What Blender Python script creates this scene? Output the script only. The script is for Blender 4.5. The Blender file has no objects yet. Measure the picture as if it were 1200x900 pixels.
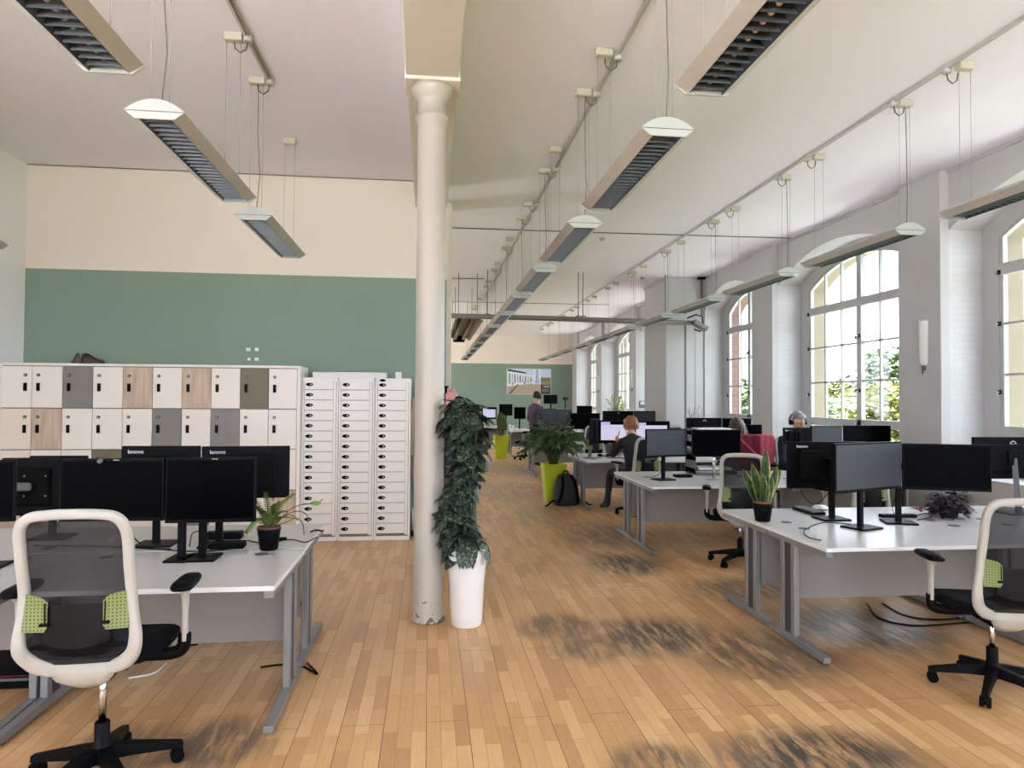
import bpy, bmesh, math, random
from mathutils import Vector, Matrix
R = math.radians
PI = math.pi
scn = bpy.context.scene
COL = scn.collection
rnd = random.Random(11)

# ------------------------------------------------------------------ camera
F = 805.0
CAMH = 1.63
_r = R(0.35)
_vx, _vy = 503 - 600, 468 - 450
_ux = math.cos(_r) * _vx + math.sin(_r) * _vy
_uy = -math.sin(_r) * _vx + math.cos(_r) * _vy
_p = math.atan2(_uy, F)
_y = math.atan2(-_ux * math.cos(_p), F)
FW = Vector((math.sin(_y) * math.cos(_p), math.cos(_y) * math.cos(_p), math.sin(_p)))
_rt0 = Vector((math.cos(_y), -math.sin(_y), 0))
_up0 = _rt0.cross(FW)
RT = math.cos(_r) * _rt0 + math.sin(_r) * _up0
UP = -math.sin(_r) * _rt0 + math.cos(_r) * _up0
cam_d = bpy.data.cameras.new('camera')
cam = bpy.data.objects.new('camera', cam_d)
COL.objects.link(cam)
cam_d.sensor_width = 36
cam_d.lens = F / 1200 * 36
cam_d.clip_start = 0.05
cam_d.clip_end = 400
m3 = Matrix((RT, UP, -FW)).transposed()
cam.matrix_world = Matrix.Translation((0, 0, CAMH)) @ m3.to_4x4()
scn.camera = cam


def at(px, py, Y=None, z=None, X=None):
    """world point of a photo pixel on a plane of the room"""
    d = FW * F + RT * (px - 600) - UP * (py - 450)
    if Y is not None:
        t = Y / d.y
    elif z is not None:
        t = (z - CAMH) / d.z
    else:
        t = X / d.x
    return Vector((0, 0, CAMH)) + d * t


# ------------------------------------------------------------------ materials
def lin(c):
    def f(v):
        v /= 255.0
        return v / 12.92 if v <= 0.04045 else ((v + 0.055) / 1.055) ** 2.4
    return (f(c[0]), f(c[1]), f(c[2]), 1.0)


class NT:
    def __init__(s, name):
        s.m = bpy.data.materials.new(name)
        s.m.use_nodes = True
        s.t = s.m.node_tree
        s.b = s.t.nodes['Principled BSDF']
        s.out = s.t.nodes['Material Output']

    def n(s, typ, **k):
        nd = s.t.nodes.new(typ)
        for a, v in k.items():
            if a in nd.inputs:
                nd.inputs[a].default_value = v
            else:
                setattr(nd, a, v)
        return nd

    def l(s, a, b):
        s.t.links.new(a, b)


def mat(name, col, rough=0.5, metal=0.0, var=0.04, scale=8.0, bump=0.0, bscale=60.0, spec=0.5, stretch=(1, 1, 1), coat=0.0):
    """procedural: base colour modulated by a noise, optional noise bump"""
    t = NT(name)
    b = t.b
    b.inputs['Roughness'].default_value = rough
    b.inputs['Metallic'].default_value = metal
    b.inputs['Specular IOR Level'].default_value = spec
    b.inputs['Coat Weight'].default_value = coat
    tc = t.n('ShaderNodeTexCoord')
    mp = t.n('ShaderNodeMapping')
    mp.inputs['Scale'].default_value = stretch
    t.l(tc.outputs['Object'], mp.inputs['Vector'])
    no = t.n('ShaderNodeTexNoise')
    no.inputs['Scale'].default_value = scale
    no.inputs['Detail'].default_value = 4
    t.l(mp.outputs[0], no.inputs['Vector'])
    mx = t.n('ShaderNodeMix', data_type='RGBA', blend_type='MIX')
    c = lin(col)
    mx.inputs[6].default_value = tuple(max(0, v * (1 - var)) for v in c[:3]) + (1,)
    mx.inputs[7].default_value = tuple(min(1, v * (1 + var)) for v in c[:3]) + (1,)
    t.l(no.outputs['Fac'], mx.inputs[0])
    t.l(mx.outputs[2], b.inputs['Base Color'])
    if bump:
        nb = t.n('ShaderNodeTexNoise')
        nb.inputs['Scale'].default_value = bscale
        t.l(mp.outputs[0], nb.inputs['Vector'])
        bp = t.n('ShaderNodeBump')
        bp.inputs['Strength'].default_value = bump
        bp.inputs['Distance'].default_value = 0.01
        t.l(nb.outputs['Fac'], bp.inputs['Height'])
        t.l(bp.outputs[0], b.inputs['Normal'])
    return t.m


def emis(name, col, s):
    t = NT(name)
    t.b.inputs['Base Color'].default_value = (0.02, 0.02, 0.02, 1)
    t.b.inputs['Emission Color'].default_value = lin(col)
    t.b.inputs['Emission Strength'].default_value = s
    return t.m


def floor_mat():
    t = NT('worn_parquet')
    b = t.b
    tc = t.n('ShaderNodeTexCoord')
    sp = t.n('ShaderNodeSeparateXYZ')
    t.l(tc.outputs['Object'], sp.inputs[0])
    cb = t.n('ShaderNodeCombineXYZ')           # texture x = room depth, y = room width
    t.l(sp.outputs['Y'], cb.inputs['X'])
    t.l(sp.outputs['X'], cb.inputs['Y'])

    def brick(w, h, mortar, offset, freq):
        br = t.n('ShaderNodeTexBrick')
        br.offset = offset
        br.offset_frequency = freq
        br.inputs['Scale'].default_value = 1
        br.inputs['Mortar Size'].default_value = mortar
        br.inputs['Mortar Smooth'].default_value = 0.1
        br.inputs['Brick Width'].default_value = w
        br.inputs['Row Height'].default_value = h
        br.inputs['Color1'].default_value = (0, 0, 0, 1)
        br.inputs['Color2'].default_value = (1, 1, 1, 1)
        br.inputs['Mortar'].default_value = (0.5, 0.5, 0.5, 1)
        t.l(cb.outputs[0], br.inputs['Vector'])
        return br
    strip = brick(0.43, 0.07, 0.0007, 0.37, 2)
    board = brick(2.25, 0.21, 0.0016, 0.43, 2)
    # grain
    mp = t.n('ShaderNodeMapping')
    mp.inputs['Scale'].default_value = (1.6, 26, 1)
    t.l(cb.outputs[0], mp.inputs['Vector'])
    gr = t.n('ShaderNodeTexNoise', Scale=3.0, Detail=6.0)
    t.l(mp.outputs[0], gr.inputs['Vector'])
    ramp = t.n('ShaderNodeValToRGB')
    e = ramp.color_ramp.elements
    e[0].position = 0.0
    e[0].color = lin((166, 124, 80))
    e[1].position = 1.0
    e[1].color = lin((220, 182, 134))
    em = ramp.color_ramp.elements.new(0.5)
    em.color = lin((196, 153, 105))
    ma = t.n('ShaderNodeMath', operation='MULTIPLY_ADD')
    t.l(strip.outputs['Color'], ma.inputs[0])
    ma.inputs[1].default_value = 0.55
    ma2 = t.n('ShaderNodeMath', operation='MULTIPLY')
    t.l(gr.outputs['Fac'], ma2.inputs[0])
    ma2.inputs[1].default_value = 0.45
    t.l(ma2.outputs[0], ma.inputs[2])
    t.l(ma.outputs[0], ramp.inputs[0])
    # seams
    mx1 = t.n('ShaderNodeMix', data_type='RGBA')
    t.l(strip.outputs['Fac'], mx1.inputs[0])
    t.l(ramp.outputs[0], mx1.inputs[6])
    mx1.inputs[7].default_value = lin((120, 80, 45))
    mx2 = t.n('ShaderNodeMix', data_type='RGBA')
    t.l(board.outputs['Fac'], mx2.inputs[0])
    t.l(mx1.outputs[2], mx2.inputs[6])
    mx2.inputs[7].default_value = lin((58, 38, 22))
    # worn grey patches (where varnish has gone)
    spots = [((655, 735), 0.42, 0.30, .75), ((770, 745), .65, .38, .95), ((690, 760), .40, .22, .7), ((735, 660), .55, .45, .95), ((700, 625), .7, .8, .7),
             ((900, 765), .75, .45, .8), ((960, 890), .7, .28, 1.0), ((770, 893), .32, .16, .8), ((880, 690), .8, .35, .8),
             ((250, 872), .38, .25, .85), ((160, 885), .5, .3, .6), ((1010, 735), .8, .5, 1.0), ((640, 605), .6, .9, .45),
             ((600, 575), 1.0, 1.4, .5), ((690, 560), 1.2, 1.2, .5), ((590, 548), 1.3, 1.6, .6)]
    acc = None
    for (px, py), sx, sy, k in spots:
        c = at(px, py, z=0)
        v = t.n('ShaderNodeVectorMath', operation='SUBTRACT')
        t.l(tc.outputs['Object'], v.inputs[0])
        v.inputs[1].default_value = (c.x, c.y, 0)
        d = t.n('ShaderNodeVectorMath', operation='DIVIDE')
        t.l(v.outputs[0], d.inputs[0])
        d.inputs[1].default_value = (sx, sy * 1.5, 10)
        ln = t.n('ShaderNodeVectorMath', operation='LENGTH')
        t.l(d.outputs[0], ln.inputs[0])
        mr = t.n('ShaderNodeMapRange', interpolation_type='SMOOTHSTEP')
        mr.inputs[1].default_value = 0.35
        mr.inputs[2].default_value = 1.0
        mr.inputs[3].default_value = k
        mr.inputs[4].default_value = 0.0
        t.l(ln.outputs['Value'], mr.inputs[0])
        if acc is None:
            acc = mr.outputs[0]
        else:
            mm = t.n('ShaderNodeMath', operation='MAXIMUM')
            t.l(acc, mm.inputs[0])
            t.l(mr.outputs[0], mm.inputs[1])
            acc = mm.outputs[0]
    mpw = t.n('ShaderNodeMapping')
    mpw.inputs['Scale'].default_value = (1.3, 7, 1)
    t.l(cb.outputs[0], mpw.inputs['Vector'])
    wn = t.n('ShaderNodeTexNoise', Scale=2.2, Detail=9.0, Roughness=0.68)
    t.l(mpw.outputs[0], wn.inputs['Vector'])
    wr = t.n('ShaderNodeMapRange')
    wr.inputs[1].default_value = 0.33
    wr.inputs[2].default_value = 0.55
    t.l(wn.outputs['Fac'], wr.inputs[0])
    wm = t.n('ShaderNodeMath', operation='MULTIPLY')
    t.l(acc, wm.inputs[0])
    t.l(wr.outputs[0], wm.inputs[1])
    wm2 = t.n('ShaderNodeMath', operation='MULTIPLY')
    t.l(wm.outputs[0], wm2.inputs[0])
    wm2.inputs[1].default_value = 1.0
    mx3 = t.n('ShaderNodeMix', data_type='RGBA')
    t.l(wm2.outputs[0], mx3.inputs[0])
    t.l(mx2.outputs[2], mx3.inputs[6])
    mx3.inputs[7].default_value = lin((74, 66, 59))
    t.l(mx3.outputs[2], b.inputs['Base Color'])
    ro = t.n('ShaderNodeMath', operation='MULTIPLY_ADD')
    t.l(gr.outputs['Fac'], ro.inputs[0])
    ro.inputs[1].default_value = 0.16
    ro.inputs[2].default_value = 0.27
    t.l(ro.outputs[0], b.inputs['Roughness'])
    b.inputs['Specular IOR Level'].default_value = 0.5
    bp = t.n('ShaderNodeBump')
    bp.inputs['Strength'].default_value = 0.25
    bp.inputs['Distance'].default_value = 0.002
    bm_ = t.n('ShaderNodeMath', operation='SUBTRACT')
    t.l(gr.outputs['Fac'], bm_.inputs[0])
    t.l(board.outputs['Fac'], bm_.inputs[1])
    t.l(bm_.outputs[0], bp.inputs['Height'])
    t.l(bp.outputs[0], b.inputs['Normal'])
    return t.m


def brick_mat(name, c1, c2, mortar, rough=0.7, bump=0.5, axes='yz', painted=False):
    t = NT(name)
    tc = t.n('ShaderNodeTexCoord')
    sp = t.n('ShaderNodeSeparateXYZ')
    t.l(tc.outputs['Object'], sp.inputs[0])
    cb = t.n('ShaderNodeCombineXYZ')
    if axes == 'sum':
        ad = t.n('ShaderNodeMath', operation='ADD')
        t.l(sp.outputs['X'], ad.inputs[0])
        t.l(sp.outputs['Y'], ad.inputs[1])
        t.l(ad.outputs[0], cb.inputs['X'])
    else:
        t.l(sp.outputs['Y'], cb.inputs['X'])
    t.l(sp.outputs['Z'], cb.inputs['Y'])
    br = t.n('ShaderNodeTexBrick')
    br.inputs['Scale'].default_value = 1
    br.inputs['Brick Width'].default_value = 0.225
    br.inputs['Row Height'].default_value = 0.078
    br.inputs['Mortar Size'].default_value = 0.006
    br.inputs['Mortar Smooth'].default_value = 0.6
    br.inputs['Color1'].default_value = lin(c1)
    br.inputs['Color2'].default_value = lin(c2)
    br.inputs['Mortar'].default_value = lin(mortar)
    t.l(cb.outputs[0], br.inputs['Vector'])
    t.l(br.outputs['Color'], t.b.inputs['Base Color'])
    t.b.inputs['Roughness'].default_value = rough
    bp = t.n('ShaderNodeBump')
    bp.inputs['Strength'].default_value = bump
    bp.inputs['Distance'].default_value = 0.006
    iv = t.n('ShaderNodeMath', operation='SUBTRACT')
    iv.inputs[0].default_value = 1
    t.l(br.outputs['Fac'], iv.inputs[1])
    t.l(iv.outputs[0], bp.inputs['Height'])
    t.l(bp.outputs[0], t.b.inputs['Normal'])
    return t.m


def glass_mat():
    t = NT('window_glass')
    tr = t.n('ShaderNodeBsdfTransparent')
    tr.inputs[0].default_value = (0.96, 0.98, 0.97, 1)
    gl = t.n('ShaderNodeBsdfGlossy')
    gl.inputs['Roughness'].default_value = 0.02
    fr = t.n('ShaderNodeFresnel', IOR=1.45)
    mx = t.n('ShaderNodeMixShader')
    t.l(fr.outputs[0], mx.inputs[0])
    t.l(tr.outputs[0], mx.inputs[1])
    t.l(gl.outputs[0], mx.inputs[2])
    t.l(mx.outputs[0], t.out.inputs['Surface'])
    return t.m


def mesh_fabric():
    t = NT('chair_mesh_fabric')
    tr = t.n('ShaderNodeBsdfTransparent')
    df = t.n('ShaderNodeBsdfDiffuse')
    no = t.n('ShaderNodeTexNoise', Scale=9.0, Detail=5.0)
    tc = t.n('ShaderNodeTexCoord')
    t.l(tc.outputs['Object'], no.inputs['Vector'])
    rp = t.n('ShaderNodeValToRGB')
    rp.color_ramp.elements[0].color = lin((22, 22, 24))
    rp.color_ramp.elements[1].color = lin((58, 57, 60))
    t.l(no.outputs['Fac'], rp.inputs[0])
    t.l(rp.outputs[0], df.inputs[0])
    mx = t.n('ShaderNodeMixShader')
    mx.inputs[0].default_value = 0.86
    t.l(tr.outputs[0], mx.inputs[1])
    t.l(df.outputs[0], mx.inputs[2])
    t.l(mx.outputs[0], t.out.inputs['Surface'])
    return t.m


def perf_mat():
    """lime plastic with a grid of punched holes"""
    t = NT('lime_perforated_plastic')
    tc = t.n('ShaderNodeTexCoord')
    vo = t.n('ShaderNodeVectorMath', operation='SCALE')
    vo.inputs['Scale'].default_value = 72
    t.l(tc.outputs['Object'], vo.inputs[0])
    fr = t.n('ShaderNodeVectorMath', operation='FRACTION')
    t.l(vo.outputs[0], fr.inputs[0])
    sb = t.n('ShaderNodeVectorMath', operation='SUBTRACT')
    t.l(fr.outputs[0], sb.inputs[0])
    sb.inputs[1].default_value = (.5, .5, .5)
    ml = t.n('ShaderNodeVectorMath', operation='MULTIPLY')
    t.l(sb.outputs[0], ml.inputs[0])
    ml.inputs[1].default_value = (1, 0, 1)
    ln = t.n('ShaderNodeVectorMath', operation='LENGTH')
    t.l(ml.outputs[0], ln.inputs[0])
    lt = t.n('ShaderNodeMath', operation='LESS_THAN')
    t.l(ln.outputs['Value'], lt.inputs[0])
    lt.inputs[1].default_value = 0.23
    mx = t.n('ShaderNodeMix', data_type='RGBA')
    t.l(lt.outputs[0], mx.inputs[0])
    mx.inputs[6].default_value = lin((122, 132, 78))
    mx.inputs[7].default_value = lin((52, 56, 38))
    t.l(mx.outputs[2], t.b.inputs['Base Color'])
    t.b.inputs['Roughness'].default_value = 0.5
    return t.m


def wood_mat(name, c1, c2, sc=(14, 14, 1.2), rough=0.5):
    t = NT(name)
    tc = t.n('ShaderNodeTexCoord')
    mp = t.n('ShaderNodeMapping')
    mp.inputs['Scale'].default_value = sc
    t.l(tc.outputs['Object'], mp.inputs['Vector'])
    no = t.n('ShaderNodeTexNoise', Scale=2.5, Detail=5.0)
    t.l(mp.outputs[0], no.inputs['Vector'])
    rp = t.n('ShaderNodeValToRGB')
    rp.color_ramp.elements[0].position = 0.3
    rp.color_ramp.elements[1].position = 0.7
    rp.color_ramp.elements[0].color = lin(c1)
    rp.color_ramp.elements[1].color = lin(c2)
    t.l(no.outputs['Fac'], rp.inputs[0])
    t.l(rp.outputs[0], t.b.inputs['Base Color'])
    t.b.inputs['Roughness'].default_value = rough
    return t.m


def leaf_mat(name, c1, c2, sc=30.0, rough=0.35, lo=0.45, hi=0.62):
    t = NT(name)
    tc = t.n('ShaderNodeTexCoord')
    no = t.n('ShaderNodeTexNoise', Scale=sc, Detail=3.0)
    t.l(tc.outputs['Object'], no.inputs['Vector'])
    rp = t.n('ShaderNodeValToRGB')
    rp.color_ramp.elements[0].position = lo
    rp.color_ramp.elements[1].position = hi
    rp.color_ramp.elements[0].color = lin(c1)
    rp.color_ramp.elements[1].color = lin(c2)
    t.l(no.outputs['Fac'], rp.inputs[0])
    t.l(rp.outputs[0], t.b.inputs['Base Color'])
    t.b.inputs['Roughness'].default_value = rough
    return t.m


def chipped_mat():
    """cream gloss paint on the iron column, chipped near the floor"""
    t = NT('chipped_cream_paint')
    tc = t.n('ShaderNodeTexCoord')
    sp = t.n('ShaderNodeSeparateXYZ')
    t.l(tc.outputs['Object'], sp.inputs[0])
    no = t.n('ShaderNodeTexNoise', Scale=26.0, Detail=6.0)
    t.l(tc.outputs['Object'], no.inputs['Vector'])
    mr = t.n('ShaderNodeMapRange')
    mr.inputs[1].default_value = 0.0
    mr.inputs[2].default_value = 0.42
    mr.inputs[3].default_value = 0.16
    mr.inputs[4].default_value = -0.12
    t.l(sp.outputs['Z'], mr.inputs[0])
    ad = t.n('ShaderNodeMath', operation='ADD')
    t.l(no.outputs['Fac'], ad.inputs[0])
    t.l(mr.outputs[0], ad.inputs[1])
    gt = t.n('ShaderNodeMath', operation='GREATER_THAN')
    gt.inputs[1].default_value = 0.705
    t.l(ad.outputs[0], gt.inputs[0])
    mx = t.n('ShaderNodeMix', data_type='RGBA')
    t.l(gt.outputs[0], mx.inputs[0])
    mx.inputs[6].default_value = lin((178, 171, 160))
    mx.inputs[7].default_value = lin((96, 88, 76))
    t.l(mx.outputs[2], t.b.inputs['Base Color'])
    t.b.inputs['Roughness'].default_value = 0.32
    return t.m


M = {}
M['floor'] = floor_mat()
M['ceiling'] = mat('ceiling_paint', (236, 233, 241), .9, var=.02, scale=1.2)
M['cream'] = mat('cream_wall_paint', (232, 222, 210), .85, var=.02, scale=1.0)
M['white_wall'] = mat('white_wall_paint', (240, 239, 238), .85, var=.02, scale=1.0)
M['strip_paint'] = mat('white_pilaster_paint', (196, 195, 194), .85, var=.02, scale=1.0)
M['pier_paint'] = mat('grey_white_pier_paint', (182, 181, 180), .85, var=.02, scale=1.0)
M['green'] = mat('sage_green_paint', (128, 150, 134), .75, var=.03, scale=1.2)
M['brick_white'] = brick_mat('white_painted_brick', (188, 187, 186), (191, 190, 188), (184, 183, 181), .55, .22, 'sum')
M['stone'] = mat('sandstone', (136, 126, 106), .9, var=.12, scale=5)
M['brick_red'] = brick_mat('red_brick', (116, 84, 78), (126, 90, 82), (126, 112, 104), .9, .6, 'sum')
M['frame'] = mat('window_frame_paint', (176, 176, 174), .5, var=.06, scale=14)
M['glass'] = glass_mat()
M['column'] = chipped_mat()
M['beam'] = mat('beam_paint', (216, 209, 198), .85, var=.02, scale=1.0)
M['lamp_white'] = mat('pendant_body_enamel', (176, 171, 163), .45, var=.02)
M['lamp_cap'] = mat('pendant_cap_enamel', (178, 183, 178), .45, var=.02)
M['louvre'] = mat('aluminium_louvre', (84, 87, 90), .4, 1.0, var=.1)
M['blade'] = mat('aluminium_louvre_blade', (112, 115, 118), .42, 1.0, var=.05)
M['trough'] = mat('louvre_trough', (34, 36, 38), .3, .5, var=.1)
M['wire'] = mat('steel_wire', (150, 148, 142), .5, .3)
M['cord'] = mat('grey_cord', (96, 92, 86), .6)
M['rose'] = mat('cream_rose_plastic', (186, 181, 162), .5)
M['conduit'] = mat('conduit_paint', (178, 175, 171), .5)
M['dark_conduit'] = mat('dark_conduit', (92, 88, 82), .5)
M['desk_top'] = mat('desk_laminate', (188, 188, 188), .32, var=.02, scale=3)
M['desk_edge'] = mat('desk_edge_white', (214, 214, 214), .4)
M['desk_panel'] = mat('desk_grey_panel', (138, 134, 132), .55, var=.03)
M['desk_metal'] = mat('desk_silver_metal', (130, 131, 133), .4, .35)
M['desk_dark'] = mat('desk_channel_dark', (58, 58, 60), .6)
M['black'] = mat('black_plastic', (9, 9, 11), .45, var=.1, spec=.08)
M['black_matt'] = mat('black_matt_plastic', (12, 12, 13), .7, var=.1, spec=.08)
M['screen'] = mat('dark_screen', (2, 2, 3), .3, var=.05, spec=.03)
M['screen_matt'] = mat('matt_screen', (40, 44, 50), .4, var=.05)
M['silver'] = mat('silver_plastic', (170, 170, 172), .35, .6)
M['grey_plastic'] = mat('grey_plastic', (92, 93, 96), .5)
M['white_plastic'] = mat('white_plastic', (226, 224, 220), .4, var=.02)
M['chrome'] = mat('chrome', (200, 200, 200), .12, 1.0)
M['cream_plastic'] = mat('cream_chair_plastic', (172, 170, 163), .42, var=.03)
M['seat_fabric'] = mat('black_seat_fabric', (13, 13, 15), .9, spec=.1, var=.25, scale=60, bump=.4, bscale=300)
M['mesh'] = mesh_fabric()
M['lime_pad'] = perf_mat()
M['locker_white'] = mat('locker_white', (234, 229, 221), .45, var=.02)
M['locker_beige'] = mat('locker_beige', (230, 218, 204), .45, var=.02)
M['locker_grey'] = mat('locker_grey', (128, 125, 122), .45, var=.03)
M['locker_olive'] = mat('locker_olive', (106, 100, 80), .45, var=.03)
M['locker_oak'] = wood_mat('locker_oak', (176, 154, 134), (206, 187, 168))
M['cabinet'] = mat('cabinet_white_metal', (236, 233, 229), .42, var=.02)
M['gap'] = mat('shadow_grey_rebate', (120, 116, 110), .8)
M['planter_white'] = mat('white_gloss_planter', (232, 231, 231), .25, var=.01)
M['lime'] = mat('lime_planter', (178, 194, 24), .35, var=.04)
M['soil'] = mat('potting_soil', (42, 32, 24), .95, var=.3, scale=40, bump=.6)
M['terracotta'] = mat('terracotta_liner', (122, 70, 48), .8)
M['stem'] = mat('green_stem', (70, 84, 44), .6)
M['pothos'] = leaf_mat('satin_pothos_leaf', (26, 40, 27), (104, 120, 106), 60, .38, .5, .66)
M['palm'] = leaf_mat('palm_leaf', (30, 60, 28), (62, 100, 44), 9, .4)
M['snake'] = leaf_mat('snake_leaf', (34, 54, 20), (72, 94, 40), 26, .4)
M['snake_edge'] = mat('snake_leaf_edge', (158, 160, 82), .45)
M['fern'] = leaf_mat('fern_leaf', (70, 104, 34), (128, 160, 66), 20, .45)
M['purple'] = leaf_mat('purple_leaf', (44, 34, 44), (104, 88, 98), 24, .5)
M['burgundy'] = leaf_mat('burgundy_leaf', (84, 18, 40), (120, 34, 60), 24, .5)
M['pale_leaf'] = leaf_mat('pale_green_leaf', (150, 168, 84), (196, 206, 130), 14, .5)
M['twig'] = mat('dry_twig', (88, 86, 72), .8)
M['fabric_navy'] = mat('navy_quilted_fabric', (30, 36, 52), .8, var=.2, scale=20, bump=.5, bscale=30)
M['fabric_dark'] = mat('dark_wool', (28, 26, 28), .9, var=.2, scale=20, bump=.5, bscale=30)
M['fabric_beige'] = mat('beige_coat_wool', (150, 134, 118), .9, var=.12, scale=12, bump=.5, bscale=20)
M['fabric_pink'] = mat('pink_scarf_wool', (206, 150, 148), .9, var=.15, scale=18, bump=.5, bscale=20)
M['fabric_white'] = mat('white_cotton', (206, 208, 212), .85, var=.06, scale=12, bump=.4, bscale=20)
M['fabric_brown'] = mat('brown_leather', (86, 60, 46), .6, var=.2, scale=14)
M['cardigan'] = mat('burgundy_knit', (120, 34, 52), .9, var=.25, scale=16, bump=.6, bscale=60)
M['cardigan_pink'] = mat('pink_knit_lining', (200, 92, 112), .9, var=.15, scale=16, bump=.5, bscale=60)
M['shoe_brown'] = mat('dark_brown_leather', (58, 30, 26), .35, var=.25, scale=20)
M['backpack'] = mat('backpack_nylon', (38, 38, 42), .75, var=.2, scale=24, bump=.4, bscale=80)
M['skin'] = mat('skin', (206, 158, 134), .5, var=.05)
M['hair_black'] = mat('black_hair', (26, 22, 22), .5, var=.3, scale=40, stretch=(1, 1, .2))
M['hair_red'] = mat('auburn_hair', (126, 78, 44), .5, var=.3, scale=40, stretch=(1, 1, .2))
M['hair_brown'] = mat('brown_hair', (70, 48, 38), .5, var=.35, scale=40, stretch=(1, 1, .2))
M['hair_grey'] = mat('grey_hair', (120, 118, 116), .55, var=.3, scale=40, stretch=(1, 1, .2))
M['purple_shirt'] = mat('purple_check_shirt', (84, 66, 88), .85, var=.2, scale=22)
M['black_jumper'] = mat('black_jumper', (22, 23, 28), .9, var=.2, scale=22)
M['navy_jumper'] = mat('navy_jumper', (26, 32, 50), .9, var=.2, scale=22)
M['jeans'] = mat('dark_jeans', (30, 32, 42), .9, var=.2, scale=26)
M['shoe_black'] = mat('black_shoes', (18, 18, 20), .5)
M['paper'] = mat('paper', (226, 224, 220), .8, var=.02)
M['paper_pink'] = mat('pink_paper', (212, 176, 176), .8, var=.02)
M['heater'] = mat('heater_brown_steel', (112, 102, 92), .5, .4, var=.1)
M['pipe'] = mat('heater_pipe', (120, 116, 108), .5, .4, var=.1)
M['rod'] = mat('hanger_rod', (120, 118, 114), .5, .4)
M['lumbar'] = mat('lumbar_black_plastic', (9, 9, 11), .35, var=.05, spec=.2)
M['screen_lit'] = emis('lit_document_screen', (212, 210, 238), .33)
M['screen_lit2'] = emis('lit_document_header', (196, 186, 226), .33)


def stripe_mat():
    t = NT('striped_jersey')
    tc = t.n('ShaderNodeTexCoord')
    wv = t.n('ShaderNodeTexWave', bands_direction='Z')
    wv.inputs['Scale'].default_value = 14
    t.l(tc.outputs['Object'], wv.inputs['Vector'])
    rp = t.n('ShaderNodeValToRGB')
    rp.color_ramp.interpolation = 'CONSTANT'
    rp.color_ramp.elements[1].position = .62
    rp.color_ramp.elements[0].color = lin((32, 30, 34))
    rp.color_ramp.elements[1].color = lin((190, 188, 186))
    t.l(wv.outputs['Fac'], rp.inputs[0])
    t.l(rp.outputs[0], t.b.inputs['Base Color'])
    t.b.inputs['Roughness'].default_value = .9
    return t.m


M['stripes'] = stripe_mat()


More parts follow.
